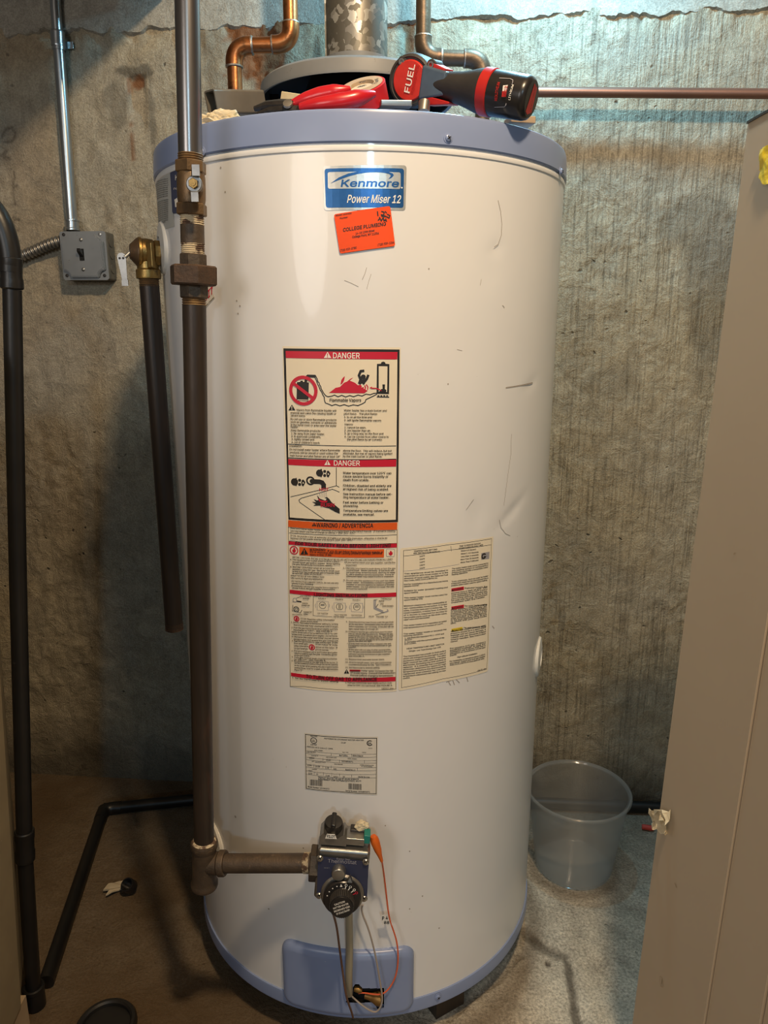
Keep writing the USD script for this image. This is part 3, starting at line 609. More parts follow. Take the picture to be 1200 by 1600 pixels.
A.poly('black', [(705, 322), (728, 336), (762, 332), (748, 366), (738, 380), (722, 366), (708, 378), (690, 366)], .0013)
A.poly('black', [(848, 206), (880, 204), (884, 192), (900, 186), (914, 192), (918, 204), (950, 208), (947, 456), (844, 454)], .0011)
A.poly('paper2', [(862, 224), (934, 226), (932, 438), (862, 438)], .0013)
A.poly('black', [(864, 438), (884, 414), (894, 414), (892, 376), (914, 376), (912, 414), (926, 424), (922, 440)], .0014)
A.line('black', [(846, 480), (948, 482)], .0009, .0012)
for x in (852, 876, 900, 924): A.line('black', [(x, 470), (x+16, 471)], .0012, .0012)
A.poly('red', [(784, 404), (806, 394), (804, 402), (840, 404), (872, 416), (890, 432), (866, 424), (838, 412), (804, 412)], .0015)
# text block 1
warn_tri(A, 142, 592, 48, 'black', 'paper2', .0011)
rows = [('Vapors from flammable liquids will', 180, 594, 512), ('explode and catch fire causing death or', 132, 618, 510), ('severe burns.', 134, 641, 256), ('Do not use or store flammable products', 132, 670, 512), ('such as gasoline, solvents or adhesives', 133, 694, 512), ('in the same room or area near the water', 134, 718, 512), ('heater.', 135, 736, 196),
        ('Keep flammable products:', 136, 764, 382), ('1. far away from water heater,', 138, 790, 414), ('2. in approved containers,', 139, 814, 382), ('3. tightly closed and', 140, 838, 328), ("4. out of children's reach.", 140, 864, 376),
        ('Installation:', 122, 893, 228), ('Do not install water heater where flammable', 124, 922, 542), ('products will be stored or used unless the', 126, 948, 524), ('main burner and pilot flames are at least 18"', 126, 974, 542)]
for t, x0, y, x1 in rows: T(A, t, x0, y, x1, 15, slope=.022, bold=True)
rows = [('Water heater has a main burner and', 574, 598, 928), ('pilot flame.   The pilot flame:', 574, 626, 850), ('1. is on all the time and', 576, 654, 806), ('2. will ignite flammable vapors.', 576, 680, 886), ('Vapors:', 578, 714, 650), ('1. cannot be seen,', 578, 740, 756), ('2. are heavier than air,', 578, 766, 796), ('3. go a long way on the floor and', 578, 790, 900),
        ('4. can be carried from other rooms to', 578, 816, 944), ('the pilot flame by air currents.', 600, 840, 892), ('above the floor.  This will reduce, but not', 566, 932, 968), ('eliminate, the risk of vapors being ignited', 566, 956, 972), ('by the main burner or pilot flame.', 566, 980, 890),
        ('Water temperature over 125\u00b0F can', 566, 1120, 966), ('cause severe burns instantly or', 566, 1148, 942), ('death from scalds.', 566, 1178, 782), ('Children, disabled and elderly are', 566, 1224, 966), ('at highest risk of being scalded.', 566, 1254, 944), ('See instruction manual before set-', 568, 1294, 972), ('ting temperature at water heater.', 568, 1322, 948), ('Feel water before bathing or', 568, 1364, 900), ('showering.', 568, 1394, 694), ('Temperature limiting valves are', 568, 1432, 938), ('available, see manual.', 568, 1464, 826)]
for t, x0, y, x1 in rows: T(A, t, x0, y, x1, 15 if y < 1000 else 18, slope=.006, bold=True)
# tap and scalded hand
for q in ([(510, 1066), (510, 1218), (536, 1232)], [(130, 1312), (510, 1220)], [(536, 1272), (478, 1248), (222, 1322), (200, 1338), (206, 1356), (412, 1500)]): A.line('black', q, .0006, .0011)
A.ring('black', (296, 1178), (332, 1178), .0018, .0011); A.ring('black', (308, 1182), (326, 1182), off=.0011)
A.line('black', [(305, 1184), (372, 1186), (394, 1194), (406, 1212), (405, 1242)], .0052, .0012)
for x, y in ((372, 1114), (164, 1188)):
    A.ring('black', (x, y), (x+29, y), off=.0011); A.poly('black', [(x+8, y-34), (x+18, y-34), (x+18, y+34), (x+8, y+34)], .0011)
    for k in (0, 1): A.ring('black', (x+42, y-14+34*k), (x+54, y-14+34*k), .0022, .0011)
    A.poly('black', [(x+62, y-18), (x+74, y-20), (x+90, y+2), (x+74, y+36), (x+62, y+32), (x+56, y+6)], .0011); A.ring('paper2', (x+72, y+8), (x+78, y+8), off=.0013)
T(A, 'HOT', 370, 1262, 446, 24, 'red', .0, bold=True, off=.0016)
A.poly('black', [(350, 1296), (372, 1326), (420, 1344), (432, 1328), (414, 1318), (434, 1314), (452, 1330), (470, 1356), (538, 1412), (538, 1452), (500, 1436), (450, 1408), (410, 1398), (372, 1384), (318, 1386), (340, 1374), (310, 1352), (346, 1358), (322, 1330), (352, 1342), (364, 1338)], .0012)
for k in range(5): A.line('ink_g', [(378+12*k, 1272), (366+16*k, 1316)], .0004, .0013)
A.poly('red', [(360, 1322), (380, 1340), (420, 1346), (438, 1340), (434, 1358), (400, 1360), (370, 1350)], .0015)
T(A, 'BURN', 382, 1392, 496, 30, 'red', .03, off=.0016)
# lower half
B.line('black', [(116, 125), (132, 1500), (250, 1502)], .0004, .0007); B.line('black', [(1050, 148), (1040, 1524), (250, 1502)], .0004, .0007)
B.poly('red', [(117, 250), (1048, 270), (1046, 304), (118, 278)], .0009); T(B, 'FOR YOUR SAFETY READ BEFORE LIGHTING', 178, 280, 994, 27, 'black', .02, bold=True)
B.poly('red', [(128, 668), (1042, 692), (1042, 728), (128, 700)], .0009); T(B, 'LIGHTING INSTRUCTIONS', 338, 722, 796, 28, 'black', .01, bold=True)
B.poly('red', [(138, 1382), (1036, 1418), (1036, 1456), (139, 1412)], .0009); T(B, 'TO TURN OFF GAS TO APPLIANCE', 270, 1424, 876, 28, 'black', .042, bold=True)
B.line('black', [(122, 178), (1050, 194)], .0005, .0009); B.line('black', [(122, 248), (1048, 268)], .0005, .0009)
rows = [('Read and follow water heater warnings and instructions in furnished manual.  If manual is missing,', 136, 142, 1036), ('you may obtain one free of charge by calling 1-800-821-2017', 136, 168, 690), ('Si Ud. no puede o leer el entender el ingles y si necesita manuales, etiquetas o charla en', 136, 206, 964), ('espanol, Ud. las puede obtener si al llama 1-800-821-2017', 136, 230, 668)]
for t, x0, y, x1 in rows: T(B, t, x0, y, x1, 14, slope=.026)
def stop_hand(x, y, r):
    B.ring('red', (x, y), (x+r, y), .0012, .0009); B.poly('red', [(x-r*.4, y-r*.2), (x-r*.15, y-r*.15), (x-r*.12, y-r*.6), (x+r*.05, y-r*.62), (x+r*.1, y-r*.55), (x+r*.28, y-r*.5), (x+r*.34, y-r*.05), (x+r*.48, y-r*.1), (x+r*.45, y+r*.2), (x+r*.2, y+r*.6), (x-r*.2, y+r*.6), (x-r*.36, y+r*.2)], .0009)
stop_hand(164, 328, 36); stop_hand(186, 918, 24); stop_hand(318, 1164, 26)
B.quad('ink_g', (956, 316), (1030, 318), (1028, 386), (956, 384), .0006, r=.0012); B.quad('paper2', (960, 320), (1026, 322), (1024, 382), (960, 380), .0009, r=.0012)
B.poly('red', [(976, 344), (986, 350), (990, 332), (1000, 334), (1004, 346), (1012, 344), (1010, 362), (996, 374), (980, 366)], .0012)
B.poly('orange', [(210, 298), (938, 318), (936, 390), (210, 370)], .0009); warn_tri(B, 254, 364, 56, 'black', 'orange', .0012)
T(B, 'WARNING:', 300, 330, 440, 20, 'black', .02, bold=True); T(B, 'If you do not follow these instructions exactly, a', 452, 338, 924, 15, 'black', .02)
T(B, 'fire or explosion may result causing property damage, personal', 302, 346, 922, 15, 'black', .02); T(B, 'injury or loss of life.', 302, 370, 490, 15, 'black', .02)
T(B, 'BEFORE LIGHTING: ENTIRE SYSTEM MUST BE FILLED WITH WATER AND AIR PURGED FROM ALL LINES', 154, 392, 1010, 14, slope=.022, bold=True)
left = [('A. This appliance has a pilot which is lit by a piezo-', 132, 412, 562), ('electric spark gas ignition system.  When lighting', 152, 434, 560), ('the pilot, follow these instructions exactly.', 152, 452, 498), ('B. BEFORE LIGHTING smell all around the', 134, 476, 512), ('appliance area for gas.  Be sure to smell next', 152, 496, 556), ('to the floor because some gas is heavier than', 152, 514, 556), ('air and will settle on the floor.', 152, 530, 404), ('WHAT TO DO IF YOU SMELL GAS', 136, 552, 424), ('\u2022Do not try to light any appliance.', 140, 572, 412), ('\u2022Do not touch any electric switch; do not use any', 140, 598, 548), ('phone in your building.', 150, 618, 334), ('\u2022Immediately call your gas supplier from a neighbor\u2019s', 142, 638, 548), ("phone. Follow the gas supplier's instructions.", 152, 656, 520),
        ('STOP! Read the safety information', 222, 922, 512), ('above on this label.', 222, 942, 372), ('2. Set the thermostat to the lowest setting by turning', 140, 952, 542), ('thermostat dial fully clockwise until it stops.', 164, 976, 546), ('3. Push the gas control knob down slightly and turn', 144, 998, 540), ('clockwise to "OFF".  SEE FIGURE A', 162, 1018, 494), ('NOTE: Knob cannot be turned from PILOT to OFF', 146, 1036, 538), ('unless knob is pushed down slightly. Do not force.', 148, 1056, 540), ('4. Remove the outer and inner burner doors', 146, 1076, 548), ('located below and around the gas control unit.', 164, 1098, 546), ('5. Wait five (5) minutes to clear out any gas.  If you', 148, 1112, 540), ('then smell gas,', 166, 1134, 286), ('STOP! Follow "B" in the', 350, 1142, 538), ('safety information', 166, 1156, 290), ('above on this label.  If', 350, 1166, 538), ("you don't smell gas,", 168, 1178, 286), ('go to the next step.', 350, 1188, 464), ('6. This unit is equipped with a push button pilot ignitor', 146, 1198, 538), ('which is used to light the pilot. Locate the ignitor', 168, 1218, 536), ('on the gas control.', 168, 1236, 300), ('7. Turn gas control knob counterclockwise', 146, 1252, 534), ('to "PILOT".  SEE FIGURE B.', 170, 1272, 440), ('8. The pilot is located on the right side of the burner. It', 146, 1284, 540), ('can be located by looking through the burner opening', 170, 1302, 540), ('to the burner while pressing the piezo ignitor button', 170, 1324, 544), ('several times. Look for a spark at the pilot location.', 170, 1344, 546), ('Figure "D"', 170, 1364, 238), ('1. Set the thermostat to lowest setting.', 150, 1430, 548)]
for t, x0, y, x1 in left: T(B, t, x0, y, x1, 13, slope=.040 if y < 1400 else .085)
right = [('\u2022If you cannot reach your gas supplier, call the fire', 596, 436, 1032), ('department.', 610, 462, 706), ('C. Use only your hand to push down or turn the gas', 586, 486, 1034), ('control knob.  Never use tools.  If the knob will', 614, 504, 1022), ("not push down or turn by hand, don't try to repair", 614, 522, 1034), ('it, call a qualified service technician.  Force or', 614, 540, 1020), ('attempted repair may result in a fire or explosion.', 614, 556, 1022), ('D. Do not use this appliance if any part has been', 590, 590, 1024), ('under water.  Immediately contact a qualified', 614, 608, 1022), ('installer or service agency to replace a flooded', 614, 626, 1022), ('water heater.  Do not attempt to repair the unit.', 614, 644, 1026), ('It must be replaced!', 614, 664, 794),
         ('9.  Once the pilot has been found, push the gas knob', 612, 948, 1018), ('all the way down.  Immediately press the pilot ignitor', 636, 968, 1018), ('button repeatedly (10-15) times.  If the pilot will not', 636, 988, 1020), ('light, repeat steps (3) through (8).', 636, 1010, 890), ('10. Continue to hold the gas control knob down for about', 606, 1032, 1006), ('one (1) minute after the pilot is lit.  Release the gas', 632, 1050, 1012), ('control knob and it will pop back up.  Pilot should', 632, 1066, 1014), ('remain lit. If it goes out, repeat step (3) through (9).', 632, 1082, 1012), ('It may take several minutes for air to clear the lines', 632, 1098, 1010), ('before the pilot will light.', 632, 1114, 834), ('\u2022 If knob does not pop up when released, stop and', 622, 1134, 996), ('immediately call your service technician or gas', 632, 1150, 1000), ('supplier.', 632, 1166, 700), ('\u2022 If the pilot will not stay lit after several tries,', 622, 1186, 994), ('turn the gas control knob clockwise to OFF and', 632, 1204, 1000), ('call your service technician or gas supplier.', 632, 1224, 990), ('SEE FIGURE A.', 632, 1244, 770), ('11. Replace inner and outer burner doors.', 606, 1270, 942), ('12. At arms length away, turn gas control knob', 606, 1296, 1000), ('counterclockwise to ON.  SEE FIGURE C.', 634, 1316, 1000), ('13. Set thermostat to desired setting.', 606, 1342, 902), ('2. Push gas control knob down slightly and turn clock-', 606, 1472, 1010), ('wise to OFF. Do not force. SEE FIGURE A.', 624, 1494, 1010)]
for t, x0, y, x1 in right: T(B, t, x0, y, x1, 13, slope=.004)
warn_tri(B, 616, 1390, 38, 'black', 'paper2', .0009); B.quad('red', (642, 1356), (736, 1358), (736, 1374), (642, 1372), .0009); T(B, 'WARNING', 648, 1371, 730, 12, 'black', .01, bold=True)
T(B, 'Hotter water increases the risk', 742, 1370, 1016, 15, slope=0, bold=True); T(B, 'of scald injury. Consult the instruction', 648, 1388, 1032, 15, slope=0, bold=True); T(B, 'manual before changing temperature.', 648, 1408, 1016, 15, slope=.01, bold=True); T(B, '183757-000', 916, 1524, 1016, 13, slope=.01)
# little lighting diagrams
B.line('black', [(330, 722), (328, 890), (494, 902)], .0004, .0009); B.line('black', [(608, 908), (770, 908), (772, 742)], .0004, .0009)
T(B, 'FIGURE A', 374, 748, 438, 11); T(B, 'FIGURE B', 522, 756, 586, 11); T(B, 'FIGURE C', 668, 760, 734, 11); T(B, '"OFF" POSITION', 366, 876, 456, 11); T(B, '"PILOT" POSITION', 512, 888, 618, 11); T(B, '"ON" POSITION', 656, 892, 746, 11); T(B, 'TOP OF KNOB', 502, 906, 596, 12, bold=True)
for x, y, a in ((410, 802, 0), (556, 814, 1), (704, 816, 0)):
    B.ring('black', (x, y), (x+30, y), .0004, .0009)
    for q in ([(x-18, y), (x+18, y)], [(x-16, y-9), (x+16, y-9)]) if not a else ([(x-5, y-20), (x-5, y+20)], [(x+5, y-20), (x+5, y+20)]): B.line('black', q, .0005, .0009)
    for q in ([(x-48, y-34), (x+50, y-32), (x+50, y+44), (x-46, y+40), (x-48, y-34)], [(x-58, y-14), (x-64, y+2), (x-56, y+20)], [(x+56, y-12), (x+60, y+2), (x+54, y+16)]): B.line('ink_g', q, .0004, .0009)
T(B, 'GAS CONTROL', 222, 728, 314, 13); T(B, 'KNOB', 244, 748, 294, 13); T(B, 'PIEZO', 236, 790, 284, 12); T(B, 'IGNITOR', 232, 808, 300, 12); T(B, 'THERMOSTAT', 246, 866, 320, 13); T(B, 'DIAL', 250, 884, 286, 13); T(B, 'GAS CONTROL', 150, 886, 240, 11, bold=True)
B.ring('black', (184, 836), (208, 836), .0008, .0009); B.ring('black', (184, 836), (196, 836), .0005, .0009); B.ring('ink_g', (172, 756), (190, 756), .0006, .0009)
for q in ([(186, 766), (228, 772)],): B.line('black', q, .0014, .0009)
for q in ([(155, 800), (150, 850), (220, 866), (234, 842)], [(184, 740), (220, 728)], [(150, 770), (180, 774)]): B.line('black', q, .0005, .0009)
T(B, 'THERMOPILE', 910, 750, 1002, 12); T(B, 'WAX', 892, 770, 938, 12); T(B, 'GAS', 904, 794, 932, 12); T(B, 'MAIN BURNER', 924, 812, 1016, 12); T(B, 'PILOT', 808, 902, 852, 12); T(B, 'FIGURE "D"', 872, 904, 970, 12)
for q in ([(852, 756), (852, 828), (930, 864), (972, 852), (966, 836)], [(864, 756), (862, 820), (930, 852)]): B.line('ink_g', q, .0011, .0009)
for q in ([(888, 790), (866, 820)], [(880, 752), (850, 756)], [(860, 886), (936, 862)]): B.line('black', q, .0005, .0011)
A.merge(B).build(wl, {'black': ('black_print', 'ink_black', None), 'paper2': ('panel_ground', 'label_paper', None), 'red': ('red_print', 'ink_red', 'red bands and pictures'), 'orange': ('orange_print', 'ink_orange', 'orange bands'), 'white': ('white_lettering', 'ink_white', None), 'ink_g': ('line_drawing', 'ink_grey', None), 'text': ('lettering', 'ink_text', None)})

# ---- the cream instruction label to its right
I = cyl_print(610, 830, 6.153)
I.poly('paper', [(92, 176), (104, 162), (560, 106), (988, 50), (960, 700), (936, 1334), (925, 1350), (500, 1446), (88, 1532), (76, 1520)], .0004)
il = obj('instruction_label', I.mesh('paper'), 'label_paper', heater, smooth=False, label='cream text label on the right of the tall danger label')
I.line('ink', [(126, 184), (560, 128), (970, 70), (924, 1322), (500, 1418), (106, 1502), (126, 184)], .0004, .0006)
I.line('ink', [(124, 238), (560, 180), (966, 128)], .0004, .0006); I.line('grey', [(122, 382), (400, 356), (660, 316)], .0004, .0006); I.line('ink', [(580, 142), (584, 192)], .0004, .0006)
def J(t, x0, y0, x1, y1, h=13, **k): I.text('ink', t, x0, y0, x1, y1, h, off=.0007, **{'bold': True, **k})
J('TEMPERATURE SETTING', 222, 198, 448, 178, bold=True); J('SEE INSTRUCTION MANUAL', 220, 218, 476, 198, bold=True); J('TIME TO PRODUCE 2nd & 3rd', 660, 150, 862, 120, bold=True); J('DEGREE BURNS ON ADULT SKIN', 654, 172, 886, 136, bold=True)
for k, (t, s) in enumerate((('160\u00b0F', 'About 1/2 Second'), ('150\u00b0F', 'About 1 1/2 Seconds'), ('140\u00b0F', 'Less than 5 seconds'), ('130\u00b0F', 'More Than 30 Seconds'), ('120\u00b0F', 'More Than 5 Minutes'))):
    y = 246 + 29*k; J(t, 278, y, 330, y-5); J(s, 674 - 2*(k > 2), 194+28*k, 818+(26 if k > 0 else 0), 178+26*k)
I.poly('grey2', [(872, 210), (950, 196), (946, 264), (870, 272)], .0006); I.ring('ink', (894, 238), (916, 236), .0020, .0008); I.poly('grey2', [(894, 228), (930, 222), (930, 236), (900, 240)], .0010); I.poly('ink', [(892, 238), (914, 236), (912, 244), (892, 246)], .0011)
def para(x0, y0, x1, dy, lines, last=1.0, slope=-.075, step=22):
    for k, t in enumerate(lines):
        w = (x1-x0)*(last if k == len(lines)-1 else 1); y = y0 + step*k; J(t, x0-k*.3, y, x0+w, y+slope*w)
para(132, 414, 552, 0, ['This appliance must be installed in', 'accordance with local codes or in the', 'absence of local codes, the National Fuel', 'Gas Code, ANSI Z223.1/NFPA 54.'], .76, -.085)
para(130, 516, 550, 0, ['Not for installation in a Manufactured Home', '(Mobile Home).'], .35, -.085, 20); para(130, 578, 548, 0, ['Suitable for water (potable) heating and', 'space heating.'], .33, -.085); para(130, 646, 546, 0, ['This water heater must not be used for', 'space heating only.'], .44, -.085, 20)
para(128, 724, 542, 0, ['Minimum clearances from combustible or', 'non-combustible construction: 0 inches', 'sides, 0 inches back and 12 inches top.  For', 'closet installation, 4 inches front. A minimum', 'of 4 inches is required for access to', 'removable parts such as the drain valve,', 'relief valve and thermostat.'], .6, -.10)
para(126, 912, 540, 0, ['This water heater is for operation at water', 'inlet temperature not in excess of 160\u00b0F.'], .92, -.11); para(124, 992, 536, 0, ['This water heater meets or exceeds the', 'following standards:'], .45, -.11, 20)
para(136, 1034, 514, 0, ['1. ASHRAE/IES Standard 90.1-1999 and', '    2001.'], .2, -.12, 18); para(134, 1072, 516, 0, ['2. Complies with the current edition of the', '    ICC codes.'], .3, -.12, 18); para(156, 1134, 514, 0, ['HIGH TEMPERATURE LIMIT SWITCH'], 1, -.13); para(176, 1158, 482, 0, ['(Single-use Type Energy Cut-Off)'], 1, -.13)
para(122, 1210, 530, 0, ['The thermostat has a built-in limit switch', 'which will extinguish the pilot light in case of', 'excessive water temperatures.  The pilot', 'light cannot be relit until the entire', 'thermostat (including the limit switch) is', 'replaced.  It is essential that a competent', 'technician determine the reason for high', 'temperature before the thermostat is', 'replaced and checks for correct', 'temperature adjustment dial setting on new', 'control.'], .16, -.14, 21)
para(588, 366, 936, 0, ['The water heater shall not be connected to', 'any heating system or component(s)', 'previously used with a nonpotable water', 'heating appliance.'], .44, -.16, 19); para(584, 490, 936, 0, ['Toxic chemicals, such as used for boiler', 'treatment shall not be introduced into a', 'potable water heater used for space heating.'], .98, -.16, 19)
for y, n in ((560, 7), (734, 9), (948, 7)):
    I.poly('yel' if y == 948 else 'redbox', [(584, y-10), (704 if y != 948 else 690, y-30), (704 if y != 948 else 690, y+2), (584, y+20)], .0006); J('WARNING' if y != 948 else 'CAUTION', 606, y+12, 694, y-4, 15, bold=True)
    warn_tri(I, 596, y+14, 20, 'ink', 'paper', .0008)
R1 = ['personal injury or death can occur.  When', 'water temperature above 125\u00b0F is used to', 'serve dishwashing or other cleaning uses,', 'use a mixing valve at the fixtures so that', 'hot water does not scald.  See instructions', 'supplied with the heater.']
para(712, 552, 928, 0, ['Explosion hazard. Fire']); para(584, 600, 928, 0, R1, .94, -.17, 18)
para(706, 724, 926, 0, ['The water heater must be']); para(580, 764, 922, 0, ['braced, anchored or strapped to avoid falling', 'or moving during an earthquake. See', 'instructions for correct installation', 'procedures. Instructions may be obtained', 'from your local water supplier, or the', 'state architect, or the manufacturer', 'or the local plumbing office. Be sure', 'to check with your local codes', 'before.'], .14, -.17, 16)
para(700, 934, 916, 0, ['The water heater, as with all']); para(578, 968, 914, 0, ['vessels that contain hot water under', 'pressure should be in a place where', 'leakage will not cause damage. A', 'suitable drain pan should be installed', 'where needed. See instruction', 'manual.'], .2, -.18, 20)
para(570, 1132, 910, 0, ['For propane (LP) gas, contact a', 'qualified installer in case the', 'installation site is above 2000 feet in', 'elevation or conversion of the gas', 'supplier.'], .2, -.19, 17); para(640, 1216, 830, 0, ['High altitude installation'], 1, -.2)
para(568, 1256, 908, 0, ['For installation at elevations above 2,000 ft', 'see manual. Contact your local gas supplier', 'ANSI Z223.1/NFPA 54 local approval code.'], .98, -.2, 18); J('184271-000', 836, 1346, 916, 1326)
I.build(il, {'ink': ('lettering', 'ink_text', None), 'grey': ('rule_line', 'ink_grey', None), 'grey2': ('emblem_ground', 'ink_grey', None), 'redbox': ('red_heading', 'ink_red', None), 'yel': ('yellow_heading', 'ink_yellow', None)})

# ---- rating plate lower down
D = cyl_print(460, 1130, 8)
D.poly('paper', [(128, 118), (560, 150), (1042, 166), (1034, 896), (560, 866), (134, 820)], .0004)
dp = obj('rating_plate', D.mesh('paper'), 'plate_paper', heater, smooth=False, label='pale rating plate with tables and bar codes low on the jacket')
box = [(140, 136), (560, 172), (1028, 184), (1022, 878), (560, 852), (150, 812), (140, 136)]
D.line('ink', box, .0007, .0006)
G = lambda y0, x0=150, x1=1022, w=.0003: D.line('ink', [(x0, y0 + .05*(x0-150)), (x1, y0 + .05*(x1-150))], w, .0006)
for y, x0, x1 in ((338, 150, 1022), (376, 150, 1022), (420, 150, 1022), (450, 150, 1022), (508, 150, 1022), (544, 150, 1022), (592, 150, 1022), (634, 150, 1022)): G(y, x0, x1)
for x, y in ((460, 370), (715, 380), (360, 430), (566, 452), (878, 460), (246, 514), (360, 524), (462, 528), (788, 556), (250, 606), (364, 612), (466, 618), (566, 626), (716, 640)): D.line('ink', [(x, y), (x, y+36)], .0003, .0006)
def K(t, x0, y, x1, h, slope=.05, **k): D.text('ink', t, x0, y, x1, y+slope*(x1-x0), h, off=.0007, **{'bold': True, **k})
K('CERTIFIED', 202, 164, 288, 14, bold=True); D.ring('ink', (243, 214), (284, 214), .0008, .0006); K('UL', 222, 226, 264, 26, .1, bold=True); K('LISTED', 204, 270, 282, 16, bold=True)
K('AUTOMATIC STORAGE WATER HEATER', 374, 192, 866, 15, bold=True); K('210F', 584, 246, 644, 14, bold=True); D.ring('ink', (942, 246), (980, 246), .0011, .0006); K('SA', 922, 258, 962, 24, bold=True); D.poly('paper2', [(958, 224), (986, 224), (986, 268), (972, 268), (968, 246)], .00065); K('4.3.2', 928, 314, 972, 12, bold=True)
K('ANSI Z21.10.3-CSA 4.3-CR98', 156, 294, 480, 14, .09, bold=True); K('MODEL NUMBER', 250, 340, 356, 11); K('153.331572', 156, 364, 264, 16); K('GAS TYPE', 600, 364, 676, 10); K('FORM NO', 846, 366, 896, 10); K('NATURAL', 562, 406, 670, 18, bold=True); K('B0041SM29', 730, 410, 858, 18, bold=True)
K('CAPACITY', 210, 406, 300, 11); K('50GAL', 188, 438, 252, 18); K('RECOVERY GPH', 400, 428, 528, 11); K('45.80', 398, 464, 454, 18); K('SERIAL NUMBER', 666, 444, 780, 11); K('1034M00071', 592, 480, 734, 18)
K('INPUT', 220, 478, 250, 11); K('MANIFOLD', 262, 486, 390, 11); K('4.00', 166, 530, 218, 18, bold=True); K('14.00', 264, 544, 322, 18, bold=True); K('5.00', 388, 562, 434, 18, bold=True); K('150', 490, 578, 526, 20, bold=True); K('MAX PRESSURE', 500, 512, 606, 12); K('B4402341-2', 640, 586, 760, 20, bold=True); K('EQUIPPED FOR INSTALLATION', 820, 522, 990, 11); K('AT ELEVATIONS', 836, 540, 972, 12)
K('CLEARANCE', 222, 576, 284, 11); K('SIDES', 174, 594, 224, 11); K('10.0', 178, 632, 226, 18, bold=True); K('11', 276, 640, 298, 18, bold=True); K('7.25', 392, 660, 440, 18, bold=True); K('10/12', 490, 670, 542, 16); K('20', 606, 674, 632, 18); K('MADE IN USA', 798, 674, 942, 17, bold=True)
K('PRODUCT SOLD IN THE USA BY SEARS ROEBUCK', 300, 680, 806, 18, bold=True); K('MANAGEMENT CORP HOFFMAN ESTATES IL 60179', 300, 702, 834, 18, bold=True); K('Model Number 153.331572', 170, 796, 438, 16, .11, bold=True); K('Serial Number 1034M00071', 640, 848, 944, 16, bold=True)
rb = random.Random(4)
for x0, x1, y in ((195, 356, 700), (676, 846, 748)):
    x = x0
    while x < x1-6:
        w = rb.choice((3, 3, 5, 8)); D.poly('ink', [(x, y+.06*(x-x0)), (x+w, y+.06*(x-x0)), (x+w, y+74+.06*(x-x0)), (x, y+74+.06*(x-x0))], .0006); x += w + rb.choice((3, 4, 6))
D.build(dp, {'ink': ('lettering', 'ink_text', None), 'paper2': ('emblem_gap', 'plate_paper', None)})

# ---- labels on the left flank: text panel, dark name panel, red corner of a sticker
N_ = cyl_print(230, 160, 6.316)
N_.poly('paper', [(62, 770), (110, 722), (190, 672), (250, 650), (270, 1225), (200, 1246), (150, 1262), (108, 1280)], .0004)
sl = obj('flank_label', N_.mesh('paper'), 'side_paper', heater, smooth=False, label='grey text label on the left flank below the cap')
for k in range(9): y = 800+21*k; N_.text('ink', 'read the operating instructions before use', 92, y, 208, y-42, 13, off=.0007)
for k in range(12): y = 1010+20*k; N_.text('ink', 'keep this surface clear of all materials', 100+k, y, 212 if k < 11 else 184, y-46, 13, off=.0007)
N_.poly('navy', [(232, 690), (246, 676), (340, 640), (340, 1090), (262, 1098), (254, 1080)], .0008); N_.text('white', 'Ken', 286, 770, 380, 750, 52, off=.0012); N_.text('white', 'Power', 272, 864, 360, 852, 20, off=.0012); N_.poly('white', [(278, 960), (310, 940), (312, 1030), (286, 1036)], .0012)
N_.build(sl, {'ink': ('lettering', 'ink_text', None), 'navy': ('name_panel', 'ink_navy', 'dark navy name panel'), 'white': ('name_lettering', 'ink_white', None)})
Q = cyl_print(180, 360, 7.059)
Q.poly('paper', [(930, 640), (1030, 620), (1044, 626), (1102, 742), (990, 868), (930, 800)], .0004)
ss = obj('corner_sticker', Q.mesh('paper'), 'plate_paper', heater, smooth=False, label='small red and white sticker half hidden by the gas pipe')
Q.text('red', 'WIT', 976, 806, 1086, 690, 84, off=.0007, bold=True); Q.text('ink', 'Water Heater', 984, 862, 1096, 742, 14, off=.0007, bold=True)
Q.build(ss, {'red': ('red_lettering', 'ink_red', None), 'ink': ('lettering', 'ink_text', None)})

# ------------------------------------------------------------------ gas control valve low on the heater's front
YV, TILT = .765, math.radians(5.5)
vn = V(0, -1, 0); vx, vz = V(math.cos(TILT), 0, -math.sin(TILT)), V(math.sin(TILT), 0, math.cos(TILT))
vo = at_y(536, 1374, YV)
def vp(px, py, y=YV): return at_y(px, py, y)
def vloc(px, py, y=YV): p = at_y(px, py, y) - vo; return np.dot(p, vx), np.dot(p, vz)
(vl, vt), (vr, _), (_, vb) = vloc(496, 1334), vloc(577.5, 1345), vloc(535, 1409)
def vput(m, u, y, w): return put(m, vo + vx*u + vz*w + V(0, y-YV, 0), vz, vx)       # x along vx, z along vz
valve = thing('gas_control_valve', 'silver gas control valve with a dark blue thermostat face and black dial', 'gas valve', (vo[0], .80, vo[2]))
vw, vh = vr-vl, vt-vb
obj('valve_body', cat(vput(rbox(vw, .050, vh+.006, .004, 2), (vl+vr)/2, YV+.026, (vt+vb)/2+.003), vput(rbox(vw*.55, .012, vh*.6, .004), (vl+vr)/2, YV+.050, (vt+vb)/2)), 'valve_metal', valve)
face = plane_print(vo + V(0, -.0012, 0), vn, vz)
face.quad('face', (497, 1337), (576, 1346), (573.5, 1404), (495, 1399), off=0.0)
fp = obj('face_plate', face.mesh('face'), 'valve_blue', valve, smooth=False, label='dark blue thermostat face plate')
sc = lambda x, y: (480 + x/7.5, 1255 + y/7.5)
def ft(t, x0, y0, x1, y1, h, ink='txt', **k):
    (a, b), (c, d) = sc(x0, y0), sc(x1, y1); face.text(ink, t, a, b, c, d, h/7.5, off=.0006, **k)
ft('Easy Set', 345, 656, 502, 668, 22); ft('Thermostat', 243, 690, 578, 712, 42); ft('RESET', 200, 758, 262, 762, 10)
